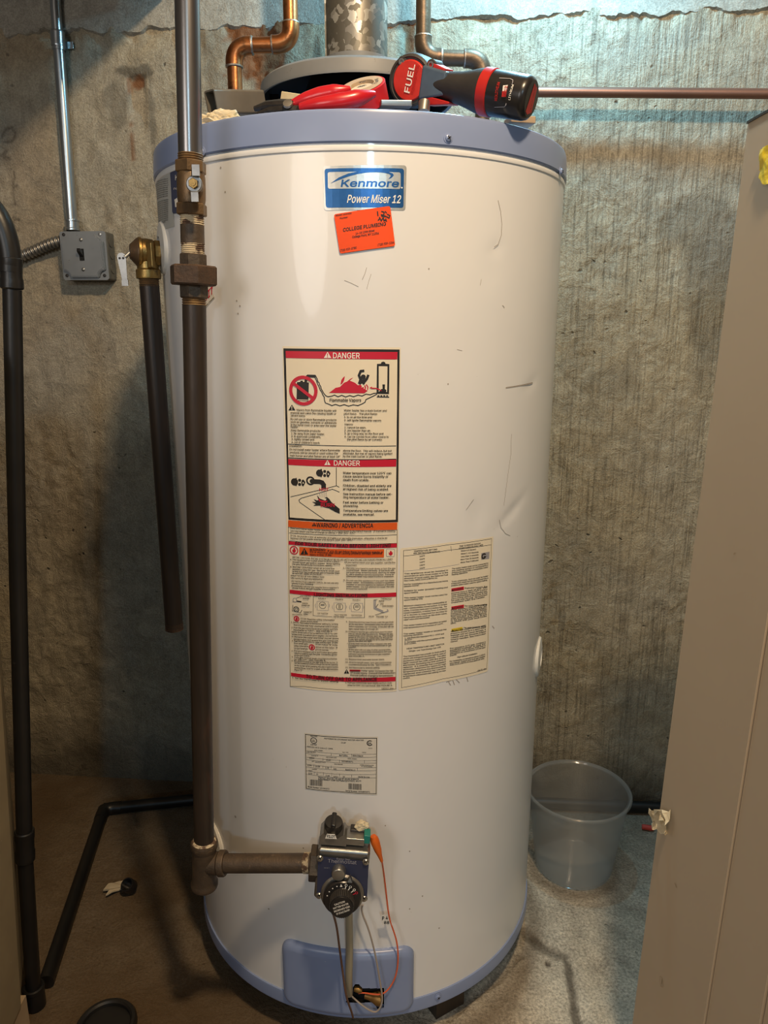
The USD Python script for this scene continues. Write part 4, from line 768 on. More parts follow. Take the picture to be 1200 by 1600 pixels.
face.build(fp, {'txt': ('face_lettering', 'ink_grey', None)})
for px, py in ((500, 1341), (571.5, 1346.5), (498.5, 1399), (569, 1403.5)):
    q = obj('screw', put(lathe([(.0042, 0), (.0042, .001), (.003, .0026), (0, .0034)], 20), vp(px, py, YV-.001), vn), 'nickel', valve)
    obj('screw_slot', cat(put(trimesh.creation.box((.0046, .0007, .0008)), vp(px, py, YV-.0042), vn, (1, 0, .5)), put(trimesh.creation.box((.0007, .0046, .0008)), vp(px, py, YV-.0042), vn, (1, 0, .5))), 'ink_black', q)
obj('reset_button', put(lathe([(.0085, 0), (.0085, .008), (.0078, .0095), (.0070, .0100), (0, .0100)], 32), vp(529.5, 1359, YV-.001), vn), 'nickel', valve, label='round silver button')
dc = vp(535, 1394, YV)
dn = V(.02, -1, .10); dn /= np.linalg.norm(dn)
obj('dial_seat', put(lathe([(.0262, -.002), (.0262, .004), (.0240, .006), (0, .006)], 48), dc, dn), 'valve_metal', valve)
dial = obj('dial', put(lathe([(.0225, .005), (.0228, .007), (.0228, .012), (.0215, .0135), (.0148, .0137), (.0142, .0145)], 64), dc, dn), 'black_plastic', valve, label='black temperature dial with white marks')
kn = [(.0142, .0135), (.0139, .027), (.0130, .0285), (0, .0285)]
ridge = cat(*[put(trimesh.creation.box((.0012, .0014, .013)), dc + dn*.0205 + .0141*(axes(dn)[0]*math.cos(t) + axes(dn)[1]*math.sin(t)), dn, axes(dn)[0]*math.cos(t) + axes(dn)[1]*math.sin(t)) for t in np.arange(40)*2*PI/40])
knob = obj('dial_knob', put(lathe(kn, 48), dc, dn), 'black_plastic', dial)
obj('knob_ridges', ridge, 'grip_grey', dial, kind='stuff')
kp = plane_print(dc + dn*.0286, dn, V(-.35, 0, 1))
k0 = kp.uv(533, 1411)
def kt(t, dy, w, h=.0023):
    v, f = text2d(t, True); v = v*h; v = v*V(w/v[:, 0].max(), 1); v = v - V(w/2, 0) + V(k0[0], k0[1] + dy)
    kp._add('k', v, f, .0003)
k0 = V(0, 0)
for t, dy, w in (('CAUTION', .0055, .013), ('HOTTER WATER', .0015, .019), ('INCREASES RISK', -.0025, .020), ('OF SCALD INJURY', -.0065, .017)): kt(t, dy, w)
mk = plane_print(dc + dn*.0138, dn, vz)
def at_dial(r, deg): t = math.radians(deg); return (r*math.sin(t), r*math.cos(t))
for deg, kind in ((-78, 'd'), (-60, 'd'), (-42, 'd'), (-24, 'd'), (-8, 't'), (10, 'b'), (26, 'b'), (44, 'b'), (58, 'r')):
    c = V(*at_dial(.0185, deg)); o, t = V(*at_dial(1, deg)), V(*at_dial(1, deg+90))
    if kind == 'd': mk.shape('w', sg.Point(c).buffer(.0008), .0003)
    elif kind == 't': mk.shape('w', sg.Polygon([c+o*.0022, c-o*.0018+t*.0016, c-o*.0018-t*.0016]), .0003)
    else:
        mk.shape('w' if kind == 'b' else 'r', sg.Point(c+o*.0010).buffer(.0017).difference(sg.Point(c+o*.0010).buffer(.0010)), .0003); mk.shape('w' if kind == 'b' else 'r', sg.LineString([c-o*.0035, c-o*.0005]).buffer(.0006), .0003)
obj('dial_marks', mk.mesh('w'), 'ink_white', dial, smooth=False, kind='stuff'); obj('hot_mark', mk.mesh('r'), 'ink_red', dial, smooth=False, label='red mark at the hot end')
obj('knob_lettering', kp.mesh('k'), 'ink_white', dial, smooth=False, kind='stuff')
obj('dial_pointer', put(trimesh.convex.convex_hull(np.array([(-.003, -.002, 0), (.003, -.002, 0), (0, .004, 0), (-.003, -.002, .007), (.003, -.002, .007), (0, .004, .005)])), vp(547, 1370.5, YV-.008), vn, vx), 'nickel', valve)
# pilot knob on its bracket, on top of the body
yt = .786
kb = at_y(519, 1316, yt-.012); kt0 = at_y(520, 1294, yt)
br = [(-.0165, 0), (.0165, 0), (.0165, .0105), (.0125, .016), (.004, .009), (-.004, .009), (-.0125, .016), (-.0165, .0105)]
pb = obj('pilot_bracket', put(ext(sg.Polygon(br).buffer(-.001).buffer(.001), .024), at_y(519.5, 1321, yt-.015) + V(0, .024, 0), (0, -1, 0), vx), 'valve_metal', valve, label='bracket around the pilot knob')
obj('pilot_knob', put(cat(lathe([(.0118, -.014), (.0120, .006), (.0116, .016), (.0105, .0185), (0, .019)], 32), put(rbox(.006, .021, .006, .0018), (0, 0, .0205), (0, 0, 1))), at_y(520, 1300, yt+.004), vz + V(0, -.22, 0), vx), 'black_plastic', valve, label='black pilot knob')
pk = plane_print(at_y(519, 1308, yt-.0175), vn, vz)
pk.poly('w', [(511, 1302), (523, 1302.5), (526.5, 1310.5), (508, 1309.5)], .0008); pk.text('t', 'PILOT', 511, 1307.5, 523.5, 1308.5, 4, off=.0012, bold=True)
pl = obj('pilot_label', pk.mesh('w'), 'ink_white', valve, smooth=False, label='white pilot label below the black knob'); pk.build(pl, {'t': ('pilot_lettering', 'ink_text', None)})
obj('igniter_bracket', cat(put(rbox(.0235, .016, .0090, .001), at_y(554.5, 1309, yt-.006), vz, vx)), 'nickel', valve)
obj('igniter_block', put(rbox(.0200, .012, .0110, .0015), at_y(560, 1298.5, yt+.004), vz, vx), 'dark_tool', valve)
obj('connector', put(rbox(.0078, .014, .0115, .001), at_y(573.5, 1306.5, yt-.006), vz, vx), 'teal', valve, label='teal connector block')
cr = trimesh.creation.icosphere(3, 1.0); cv = cr.vertices; cr.vertices = cv*(V(.008, .004, .008)*(.55+.9*meshkit.fbm(cv*2.2+5, 3, 3)[:, None]))
obj('tape_wad', put(cr, at_y(565, 1291, yt+.002)), 'cream_paper', valve, smooth=False, label='wad of cream tape')
top_l = plane_print(at_y(555, 1321, YV+.012) , V(0, -.35, 1), V(0, 1, .35))
obj('inlet_nut', put(prism(6, .0215, .012, .001), at_y(484.5, 1348, .786), vx, vz), 'cast_iron', valve)
# tubes and wires running down to the burner
def cw(pts, off): return [cyl_pt(*cyl_uv(px, py, HR+o), o) for (px, py), o in zip(pts, np.broadcast_to(off, len(pts)))]
obj('pilot_tube', tube(spline(cw([(545, 1405), (545.5, 1440), (546, 1490), (545, 1530), (545.5, 1553)], (.028, .022, .018, .017, .012)), 40), .0050, 14), 'pilot_tube', valve, label='pale grey metal gas tube')
obj('copper_lead', tube(spline(cw([(519, 1424), (524, 1440), (529, 1470), (533, 1500), (537, 1530), (541, 1555), (546, 1572), (551.5, 1590)], (.02, .024, .022, .022, .024, .027, .024, .018)), 60), .0014, 8), 'copper_wire', valve, label='thin brown copper lead')
obj('grey_lead', tube(spline(cw([(567, 1414), (567, 1430), (573, 1445), (581, 1470), (589, 1505), (594, 1535), (597, 1555), (595, 1572), (587, 1581), (575, 1577), (560, 1566), (550, 1557)], (.02, .016, .016, .016, .017, .018, .018, .018, .018, .017, .013, .006)), 80), .0012, 8), 'grey_wire', valve, label='thin grey lead looping at the bottom')
ig = obj('igniter_wire', tube(spline(cw([(597, 1347), (601, 1375), (605, 1410), (610, 1440), (619, 1468), (622, 1495), (619, 1522), (611, 1540), (599, 1552), (580, 1553), (560, 1552)], (.034, .02, .015, .013, .013, .015, .016, .016, .016, .010, .005)), 90), .00105, 8), 'orange_wire', valve, label='thin orange igniter wire')
p1, p2 = cyl_pt(*cyl_uv(583, 1306, HR+.036), .036), cyl_pt(*cyl_uv(597, 1347, HR+.034), .034)
obj('wire_plug', put(lathe([(0, 0), (.0035, .0004), (.0052, .004), (.0056, .010), (.0046, .022), (.003, .030), (.0018, .040), (0, .041)], 24), p1, p2-p1), 'orange_plug', ig, label='orange plug on the wire')
tg = Print(lambda x, y: cyl_uv(x, y, HR+.0135), lambda u, v, o: cyl_pt(u, v, .0135+o), .01)
tg.poly('p', [(594, 1430), (608, 1428), (613, 1446), (597, 1445)], 0); tg.text('t', 'P 4', 597, 1437, 606, 1436, 5, off=.0005, bold=True); tg.text('t', '88', 600, 1443, 608, 1443, 4, off=.0005, bold=True)
t0 = obj('wire_tag', tg.mesh('p'), 'white_plastic', ig, smooth=False, label='white tag wrapped on the wire'); tg.build(t0, {'t': ('tag_lettering', 'ink_black', None)})

# ------------------------------------------------------------------ gas supply pipe
YG = .80
gp = lambda py, y=YG: at_y(np.interp(py, [-60, 0, 240, 475, 700, 1100, 1350], [291, 292, 297.5, 303.5, 307, 315, 319.5]), py, y)
gas = thing('gas_supply_pipe', 'dark iron gas pipe with a brass ball valve and union, left of the water heater', 'pipe', (*gp(1350)[:2], gp(1385)[2]))
upv = gp(700)-gp(1100); upv /= np.linalg.norm(upv)
obj('pipe', tube([gp(-70), gp(120), gp(241)], .0118, 28), 'steel_pipe', gas, label='bright upper steel pipe')
obj('pipe_thread', threads(gp(258), gp(240), .0120), 'thread_brass', gas)
v0, v1 = gp(337), gp(252); ax = (v1-v0)/np.linalg.norm(v1-v0); Lv = np.linalg.norm(v1-v0)
bv = obj('ball_valve', cat(put(prism(6, .0156, Lv*.22, .001), v0, ax, (.6, -1, 0)), put(prism(6, .0156, Lv*.22, .001), v1-ax*Lv*.22, ax, (.6, -1, 0)), put(lathe([(.0130, Lv*.2), (.0140, Lv*.3), (.0142, Lv*.5), (.0140, Lv*.7), (.0130, Lv*.8)], 36), v0, ax)), 'brass_brown', gas, label='tarnished brass ball valve')
vc = at_y(304, 288, YG-.024)
obj('valve_stem', rod(vc + V(0, .016, 0), vc + V(0, .001, 0), .0055, 20), 'brass_brown', bv)
hv = cat(put(lathe([(.0040, 0), (.0078, 0), (.0080, .0016), (.0070, .0028), (.0040, .0030)], 32), vc, (0, -1, 0)),
         trimesh.convex.convex_hull(np.vstack([put(trimesh.creation.box((.0068, .003, .0012)), at_y(305, 275, YG-.026)).vertices, put(trimesh.creation.box((.0070, .002, .010)), at_y(306, 266, YG-.031)).vertices])),
         trimesh.convex.convex_hull(np.vstack([put(trimesh.creation.box((.0072, .003, .0012)), at_y(303.5, 300, YG-.026)).vertices, put(trimesh.creation.box((.0068, .002, .0085)), at_y(304.5, 308, YG-.031)).vertices])))
obj('valve_handle', hv, 'lever_steel', bv, label='silver butterfly handle')
obj('handle_nut', cat(put(prism(6, .0049, .0035, .0004), vc + V(0, -.003, 0), (0, -1, 0)), put(lathe([(.0026, .003), (.0026, .0042), (0, .0042)], 16), vc + V(0, -.003, 0), (0, -1, 0))), 'brass', bv)
obj('nipple', tube([gp(381), gp(352)], .0119, 28), 'old_nipple', gas, label='short brown threaded nipple')
obj('pipe_thread', threads(gp(353), gp(336), .0116), 'pipe_dope', gas, label='thread smeared with pale sealant'); obj('pipe_thread', threads(gp(399), gp(380), .0116), 'pipe_dope', gas, label='thread smeared with pale sealant')
un = obj('union', cat(put(prism(8, .0142, np.linalg.norm(gp(416)-gp(397)), .001), gp(416), upv, (1, .3, 0)), put(prism(8, .0150, np.linalg.norm(gp(466)-gp(443)), .001), gp(466), upv, (1, .3, 0))), 'cast_iron', gas, label='iron pipe union')
obj('union_nut', put(prism(6, .0248, np.linalg.norm(gp(446)-gp(415)), .0016), gp(446), upv, (1, .45, 0)), 'rusty_iron', un, label='large rusty hexagonal union nut')
obj('pipe_thread', threads(gp(478), gp(464), .0120), 'thread_brass', gas)
obj('pipe', tube([gp(476), gp(700), gp(1100), gp(1318)], .0122, 28), 'black_iron', gas, label='long dark lower pipe')
tc = gp(1349); d0 = gp(1315)-gp(1385); Lt = np.linalg.norm(d0); d0 /= Lt; tb = gp(1385)
inl = at_y(488, 1348.5, .786); br_ = inl-tc; bl = np.linalg.norm(br_); br_ /= bl
te = obj('tee', cat(put(lathe([(.0120, 0), (.0160, 0), (.0168, .002), (.0168, .007), (.0150, .010), (.0150, Lt-.010), (.0168, Lt-.007), (.0168, Lt-.002), (.0158, Lt), (.0122, Lt)], 36), tb, d0), put(lathe([(.0140, .004), (.0140, .018), (.0158, .020), (.0158, .026), (.0150, .0275), (.012, .0275)], 36), tc, br_)), 'old_nipple', gas, label='pipe tee fitting')
ta = Print(lambda x, y: V(x, y), None)
obj('sealant_ring', put(lathe([(.0122, Lt), (.0148, Lt+.0004), (.0140, Lt+.002), (.0122, Lt+.003)], 30), tb, d0), 'pipe_dope', te)
obj('drip_plug', put(lathe([(.0001, -.006), (.0095, -.006), (.0105, 0), (0.0105, .001)], 24), tb, d0), 'old_nipple', gas)
obj('branch_pipe', rod(tc + br_*.024, tc + br_*bl, .0116, 28), 'old_nipple', gas, label='horizontal branch pipe to the gas valve')
obj('sealant_ring', threads(tc + br_*(bl-.011), tc + br_*(bl-.003), .0120), 'pipe_dope', gas)

# ------------------------------------------------------------------ temperature relief valve and its discharge pipe
rn = V(-math.sin(TH), -math.cos(TH), 0); rs = V(HX, HY, 1.066) + rn*(HR+.004)
ro = V(HX, HY, 1.066) + rn*(HR+.0195)
rt = rn + V(0, 0, .05); rt /= np.linalg.norm(rt)
rv = thing('relief_valve', 'brass relief valve with a dark discharge pipe on the left flank', 'valve', (ro[0], ro[1], at_y(280, 983, ro[1])[2]))
rb_ = obj('valve_body', cat(put(prism(8, .0160, .008, .001), rs, rt), put(lathe([(.0135, .007), (.0165, .009), (.0172, .016), (.0165, .022), (.0180, .023), (.0180, .026), (.0165, .027)], 40), rs, rt), put(lathe([(.0148, -.030), (.0152, -.028), (.0152, -.020), (.0132, -.018), (.0132, .002)], 36), ro)), 'brass', rv)
obj('bonnet', put(lathe([(.0172, .026), (.0165, .028), (.0098, .0345), (.0085, .036), (0, .036)], 40), rs, rt), 'copper_dull', rb_, label='dull coppery conical bonnet')
obj('name_rib', put(rbox(.009, .006, .030, .0015), rs + rt*.0135 + V(.0068, -.0155, -.004), (0, 0, 1), (1, -.4, 0)), 'brass', rb_)
rp = plane_print(rs + rt*.004 + V(.0065, -.0158, 0), V(.40, -.92, 0)); rp.text('t', '20', 249.5, 412, 250.5, 401, 5.2, off=.0012, bold=True)
obj('stamped_number', rp.mesh('t'), 'ink_text', rb_, smooth=False)
pin = rs + rt*.0365
lv = at_y(190, 402, pin[1]-.004); l2 = at_y(195.5, 442, pin[1]-.004)
lm = obj('test_lever', cat(rod(pin-rt*.002, lv+V(.004, 0, 0), .0022, 14), trimesh.convex.convex_hull(np.vstack([put(lathe([(.0054, -.0006), (.0054, .0006), (0, .0006)], 20), lv, (0, -1, 0)).vertices, put(trimesh.creation.box((.0064, .0012, .002)), l2+V(0, 0, .004)).vertices])), put(trimesh.creation.box((.0080, .0016, .007)), l2)), 'lever_steel', rv, label='silver test lever hanging down')
obj('lever_hole', cat(*[put(lathe([(.0013, 0), (0, .0002)], 12), lv + V(dx, -.0014, -.001), (0, -1, 0)) for dx in (-.0022, .0022)]), 'ink_black', lm)
zt_, zb_ = ro[2]-.028, at_y(280, 983, ro[1])[2]
obj('pipe_thread', threads(V(*ro[:2], zt_-.012), V(*ro[:2], zt_), .0120), 'thread_brass', rv)
obj('discharge_pipe', cat(tube([V(*ro[:2], zt_-.010), V(*ro[:2], zb_+.004), V(*ro[:2], zb_)], [.0121, .0121, .0112], 28)), 'black_iron', rv, label='long dark discharge pipe hanging open-ended')
obj('pipe_thread', threads(V(*ro[:2], zb_-.001), V(*ro[:2], zb_+.010), .0119), 'rusty_iron', rv)

# ------------------------------------------------------------------ flue, draft hood and water pipes above the heater
FX = -.036
zh = EYE + .291
hood = thing('draft_hood', 'grey sheet metal draft hood standing over the heater top', 'draft hood', (FX, HY, ZT))
obj('hood_dome', put(lathe([(.1235, zh+.001), (.1275, zh), (.1280, zh+.003), (.1262, zh+.016), (.1225, zh+.0195), (.080, zh+.030), (.044, zh+.038), (.044, zh+.050), (.042, zh+.050), (.042, zh+.036), (.078, zh+.028), (.120, zh+.018), (.1240, zh+.014), (.1235, zh+.001)], 96), (FX, HY, 0)), 'hood_grey', hood)
for a in (-PI/3, PI/3, PI):
    p = V(FX+.110*math.cos(a), HY+.110*math.sin(a), 0)
    obj('hood_leg', cat(box_between((p[0]-.006, p[1]-.001, ZT+.0005), (p[0]+.006, p[1]+.001, zh+.012))), 'black_hole', hood)  # legs coloured near-black to merge with the shade under the hood
obj('hood_shade', put(lathe([(.122, zh+.0025), (.119, zh+.0165), (.078, zh+.0265), (.0445, zh+.034)], 72), (FX, HY, 0)), 'black_hole', hood, label='underside of the hood with its shade painted black')  # black colour stands in for the shade inside the hood
obj('flue_collar', put(lathe([(.0001, ZT+.001), (.105, ZT+.001), (.088, ZT+.05), (.062, zh+.026), (.0001, zh+.030)], 64), (FX, HY, 0)), 'black_hole', hood, label='black flue baffle filling the dark gap below the hood')  # near-black cone closes the dark gap under the hood
flue = thing('flue_pipe', 'mottled galvanised flue pipe rising from the draft hood', 'pipe', (FX, HY, zh+.03))
obj('pipe', put(lathe([(.0405, zh+.036), (.0405, 2.2), (.0395, 2.2), (.0395, zh+.036)], 64), (FX, HY, 0)), 'galvanised', flue)
obj('seam', box_between((FX-.0405, HY-.012, zh+.045), (FX-.0375, HY-.006, 2.2)), 'galvanised', flue)
def copper_run(name, label, px, mat, y, joints):
    p = [at_y(*q, y) for q in px]; r = .0111
    p[-1] = V(p[-1][0], y, ZT-.004); p[0] = V(p[0][0], y, 2.1)
    t = thing(name, label, 'pipe', (p[-1][0], y, ZT-.004))
    for i in range(len(p)-1): 
        d = (p[i+1]-p[i])/np.linalg.norm(p[i+1]-p[i]); a = p[i] + (d*.020 if i else 0); b = p[i+1] - (d*.020 if i < len(p)-2 else 0)
        obj('pipe', rod(a, b, r, 28), mat, t)
    for i in range(1, len(p)-1):
        u, w = (p[i-1]-p[i])/np.linalg.norm(p[i-1]-p[i]), (p[i+1]-p[i])/np.linalg.norm(p[i+1]-p[i])
        e = obj('elbow', tube(rounded([p[i]+u*.028, p[i], p[i]+w*.028], .024, 14), .0131, 28), mat, t)
        for q in (u, w): obj('solder_ring', put(lathe([(.0111, -.001), (.0134, -.0008), (.0130, .0012), (.0112, .002)], 28), p[i]+q*.028, q), 'solder', e)
    return t
copper_run('copper_pipe', 'bright orange copper water pipe with two elbows, left of the flue', [(456, -40), (455, 69), (365, 72), (367, 150)], 'copper_bright', 1.25, 0)
copper_run('copper_pipe', 'dull brown copper water pipe with two elbows, right of the flue', [(660, -40), (661, 90), (755, 92), (756, 150)], 'copper_dull', 1.25, 0)
cp0, cp1 = at_wall(775, 143.5, .044), at_wall(1290, 147, .044)
hp = thing('wall_pipe', 'thin reddish copper pipe running level along the wall on the right', 'pipe', cp0)
obj('pipe', rod(cp0, cp1, .0079, 24), 'copper_red', hp)
obj('pipe_clip', cat(put(rbox(.012, .044, .004, .001), at_wall(1285, 147, .022)-V(0, 0, .010), (0, 0, 1), WT), put(lathe([(.0079, -.006), (.0098, -.006), (.0098, .006), (.0079, .006)], 24), at_wall(1285, 147, .044), WT)), 'zinc', hp)

# ------------------------------------------------------------------ electric switch, conduit and cable on the wall
OFFB = .034
bc = [at_wall(*q, OFFB) for q in ((93.7, 361), (165, 361.7), (170, 438), (98, 437.5))]
bu = [np.dot(p-V(0, WY, 0), WT) for p in bc]; bz = [p[2] for p in bc]
u0, u1, z0, z1 = (bu[0]+bu[3])/2, (bu[1]+bu[2])/2, (bz[2]+bz[3])/2, (bz[0]+bz[1])/2
wpt = lambda u, z, off: V(0, WY, 0) + WT*u + WN*off + V(0, 0, z)
bw, bh, bm = u1-u0, z1-z0, ((u0+u1)/2, (z0+z1)/2)
onw = lambda m, u, z, off: put(m, wpt(u, z, off), WN, WT)              # mesh's z axis points out of the wall
sw = thing('switch_box', 'square grey metal light switch box on the wall with a black toggle', 'switch', (*wpt(*bm, OFFB/2)[:2], z0))
obj('box', onw(rbox(bw*1.0, bh*1.0, OFFB+.002, .004), *bm, OFFB/2-.005), 'box_side', sw)
for zz in (-.25, .05, .3): obj('knockout', put(lathe([(.009, 0), (.009, .0012), (.0084, .0014), (0, .0014)], 24), wpt(u1-.0002, bm[1]+zz*bh, OFFB*.42), WT), 'box_side', sw)
sq = sg.box(-bw/2, -bh/2, bw/2, bh/2).buffer(-.005).buffer(.005)
rd = sg.box(-bw/2+.004, -bh/2+.004, bw/2-.004, bh/2-.004)
for i in (-1, 1):
    for j in (-1, 1): rd = rd.difference(sg.Point(i*(bw/2-.004), j*(bh/2-.004)).buffer(.0125))
rd = rd.buffer(-.003).buffer(.003)
cm = [onw(ext(sq, .002), *bm, OFFB-.002)] + [onw(ext(rd.buffer(-b), h), *bm, OFFB-.0005) for b, h in ((0, .0040), (.0008, .0058), (.002, .0070), (.0036, .0076))]
cover = obj('cover', cat(*cm), 'box_steel', sw, smooth=30, label='raised grey steel cover plate')
F0 = OFFB + .0072
def fpx(px, py): p = at_wall(px, py, F0); return np.dot(p-V(0, WY, 0), WT), p[2]
tu = fpx(127.7, 398)
obj('toggle_slot', onw(trimesh.creation.box((.0088, .0205, .0012)), *tu, F0), 'black_hole', cover)
obj('toggle', onw(trimesh.convex.convex_hull(np.array([(-.0034, -.004, 0), (.0034, -.004, 0), (-.0034, .006, 0), (.0034, .006, 0), (-.003, .005, .012), (.003, .005, .012), (-.003, .010, .011), (.003, .010, .011)])), *tu, F0), 'black_plastic', sw, label='small black toggle lever')
for px, py in ((126.5, 374.5), (130.3, 421)): obj('screw', onw(lathe([(.0032, 0), (.003, .0012), (.0015, .002), (0, .0021)], 18), *fpx(px, py), F0), 'nickel', cover)
for px, py in ((99.5, 366.5), (156, 366), (105, 430.5), (163.5, 430.5)):
    p = at_wall(px, py, OFFB); obj('screw', onw(lathe([(.0030, 0), (.0028, .0012), (0, .0018)], 18), np.dot(p-V(0, WY, 0), WT), p[2], OFFB), 'ink_black' if px != 156 else 'nickel', cover)
co = thing('conduit', 'shiny metal conduit running up the wall from the switch box', 'conduit', at_wall(113, 352, .016))
cpt = lambda px, py: at_wall(px, py, .016)
obj('pipe', tube([cpt(113.5, 356), cpt(90.6, 62)], .0097, 24), 'zinc', co)
obj('pipe', tube([cpt(90.6, 62), cpt(86.6, 10), cpt(85, -60)], .0090, 24), 'zinc', co)
dd = cpt(90, 55)-cpt(113, 355); dd /= np.linalg.norm(dd)
obj('coupling', put(lathe([(.0097, -.012), (.0118, -.012), (.0122, -.010), (.0118, -.008), (.0118, .008), (.0122, .010), (.0115, .012), (.0095, .012)], 28), cpt(90.4, 61), dd), 'zinc', co)
obj('strap', cat(put(lathe([(.0100, -.005), (.0112, -.005), (.0112, .005), (.0100, .005)], 24), cpt(92, 74), dd), put(rbox(.022, .012, .0018, .0008), at_wall(105, 71, .004), WN, WT)), 'zinc', co)
obj('connector', put(lathe([(.0118, 0), (.0130, .001), (.0130, .004), (.0118, .005), (.0118, .016), (.0130, .0165), (.0130, .019), (.0100, .020)], 28), cpt(114, 361), dd), 'zinc', co)
sp = spline([at_wall(*q, o) for q, o in (((97, 376), .02), ((82, 380), .018), ((62, 388), .015), ((42, 397), .014), ((22, 402), .016), ((-10, 402), .02), ((-40, 396), .02))], 260)
k = len(sp); rr = .0086 + .0017*np.sin(np.arange(k)*2*PI/11.0)
obj('armoured_cable', tube(sp, rr, 14), 'armour', smooth=50, label='ribbed armoured cable leaving the left side of the switch box', cat='cable')

# ------------------------------------------------------------------ black drain pipes on the left and along the wall
YB = .89
pa = lambda px, py: at_y(px, py, YB)
cap = pa(55.5, 1566); cap[2] = .034
bp = thing('standing_drain_pipe', 'tall black pipe with couplings standing on the floor at the far left', 'pipe', (cap[0], cap[1], 0))
obj('pipe', tube([pa(19, 452), pa(28, 900), pa(38, 1300)], .0104, 24), 'black_drain', bp)
obj('pipe', tube([pa(38.5, 1330), pa(46, 1450), cap + V(0, 0, .0)], .0104, 24), 'black_drain', bp)
def sleeve(a, b, r): 
    L_ = np.linalg.norm(b-a); return put(lathe([(.0100, 0), (r-.0012, 0), (r, .0015), (r, L_*.30), (r-.0008, L_*.36), (r-.0008, L_*.7), (r, L_*.76), (r, L_-.0015), (r-.0012, L_), (.0100, L_)], 32), a, b-a)
obj('coupling', sleeve(pa(39.5, 1344), pa(38, 1297), .0130), 'black_drain', bp)
obj('coupling', sleeve(pa(19, 452), pa(16.5, 402), .0126), 'black_drain', bp)
obj('elbow', tube(spline([pa(17, 425), pa(15, 398), pa(8, 366), pa(-4, 338), pa(-26, 312), pa(-60, 290)], 30), np.r_[np.full(22, .0124), np.full(8, .0124)], 28), 'black_drain', bp)
obj('end_cap', put(lathe([(.0001, 0), (.0125, 0), (.0142, .002), (.0142, .030), (.0150, .031), (.0150, .036), (.0125, .037), (.0100, .036)], 36), (cap[0], cap[1], 0)), 'black_drain', bp)
fz = .0125
fl = [at_z(72, 1535, fz), at_z(162, 1264, fz), at_z(300, 1262, fz), at_z(660, 1268, fz), at_z(1060, 1281, fz)]
wy = lambda x: WY - WYAW*x - .026
fl[3] = V(.0, wy(0.0)-.012, fz); fl[4] = V(.62, wy(.62), fz); fl[2] = V(-.40, wy(-.40)-.055, fz)
fpipe = thing('floor_pipe', 'black pipe lying on the floor that turns to run along the wall foot', 'pipe', (*fl[1][:2], 0))
obj('pipe', tube([fl[0], fl[1]], .0115, 24), 'black_drain', fpipe)
obj('pipe', tube([fl[1], fl[2], fl[3], fl[4]], .0115, 24), 'black_drain', fpipe)
u_, w_ = (fl[0]-fl[1])/np.linalg.norm(fl[0]-fl[1]), (fl[2]-fl[1])/np.linalg.norm(fl[2]-fl[1])
obj('elbow', tube(rounded([fl[1]+u_*.035, fl[1], fl[1]+w_*.035], .02, 10), .0124, 24), 'black_drain', fpipe)

# ------------------------------------------------------------------ beige cabinets at the picture's edges
CX = lambda z: .3062 + .0230*z
YF, CT = .742, 1.157
rc = thing('appliance_cabinet', 'tall beige sheet metal appliance cabinet at the right edge', 'cabinet', (.55, .4, 0))
def side_panel(ya, yb, inset, th=.004):
    p = lambda z, y, dx: (CX(z)+dx, y, z)
    v = [p(z, y, dx) for z in (.0, CT) for y in (ya, yb) for dx in (inset, inset+th)]
    return trimesh.convex.convex_hull(np.array(v))
obj('side_panel', side_panel(.5852, YF, 0), 'cabinet_beige', rc)
obj('side_panel', side_panel(.5035, .5822, .0012), 'cabinet_beige', rc)
obj('side_panel', side_panel(.20, .5002, .0024), 'cabinet_beige', rc)
obj('panel_seam', side_panel(.5816, .5856, .004, .003), 'cabinet_seam', rc)
obj('panel_seam', side_panel(.4998, .5038, .0062, .003), 'cabinet_seam', rc)
body = trimesh.convex.convex_hull(np.array([(CX(z)+.0085 if i == 0 else .95, y, z) for z in (.0, CT-.001) for y in (.21, YF-.001) for i in (0, 1)]))
obj('carcass', body, 'cabinet_beige', rc)
obj('top_edge', cat(trimesh.convex.convex_hull(np.array([(CX(CT)+dx, y, CT+dz) for dx in (-.0012, .640) for y in (.20, YF+.001) for dz in (0, .0022)]))), 'black_iron', rc, label='dark thin edge of the top')
def on_cab(px, py): 
    d = ray(px, py); t = .32/d[0]
    for _ in range(4): t = CX((CAM+d*t)[2])/d[0]
    return CAM + d*t
pm_ = Print(lambda x, y: on_cab(x, y)[1:], lambda u, v, o: np.stack([CX(np.asarray(v))-o, u, v], -1), 1.)
for q in (((1055, 1380), (1058, 1387)), ((1035, 1530), (1034, 1537)), ((1147, 866), (1150, 864))): pm_.line('s', q, .0016, .0006)
pm_.ring('s', (1034, 1534), (1036.5, 1534), .0005, .0006)
obj('scratches', pm_.mesh('s'), 'plinth_wood', rc, smooth=False, kind='stuff')
yq = [on_cab(*q) for q in ((1194, 236), (1206, 228), (1222, 232), (1226, 262), (1216, 284), (1200, 286), (1192, 276))]
yp = sg.Polygon([(p[1], p[2]) for p in yq]).buffer(.004).buffer(-.002); v, f = tri(yp.segmentize(.004))
gy, gz = np.meshgrid(np.linspace(yp.bounds[0], yp.bounds[2], 30), np.linspace(yp.bounds[1], yp.bounds[3], 36)); inside = shapely.contains_xy(yp, gy, gz)
i = np.arange(35*30).reshape(35, 30)[:, :-1]; ok = inside[:-1, :-1] & inside[1:, 1:] & inside[1:, :-1] & inside[:-1, 1:]; i = i[ok]
P = np.stack([CX(gz)-.0015-.004*meshkit.fbm(np.stack([gy*90, gz*90, gy*0], -1), 3, 5), gy, gz], -1).reshape(-1, 3)
ym = trimesh.Trimesh(P, np.vstack([np.stack([i, i+1, i+31], 1), np.stack([i, i+31, i+30], 1)]), process=False); ym.remove_unreferenced_vertices()
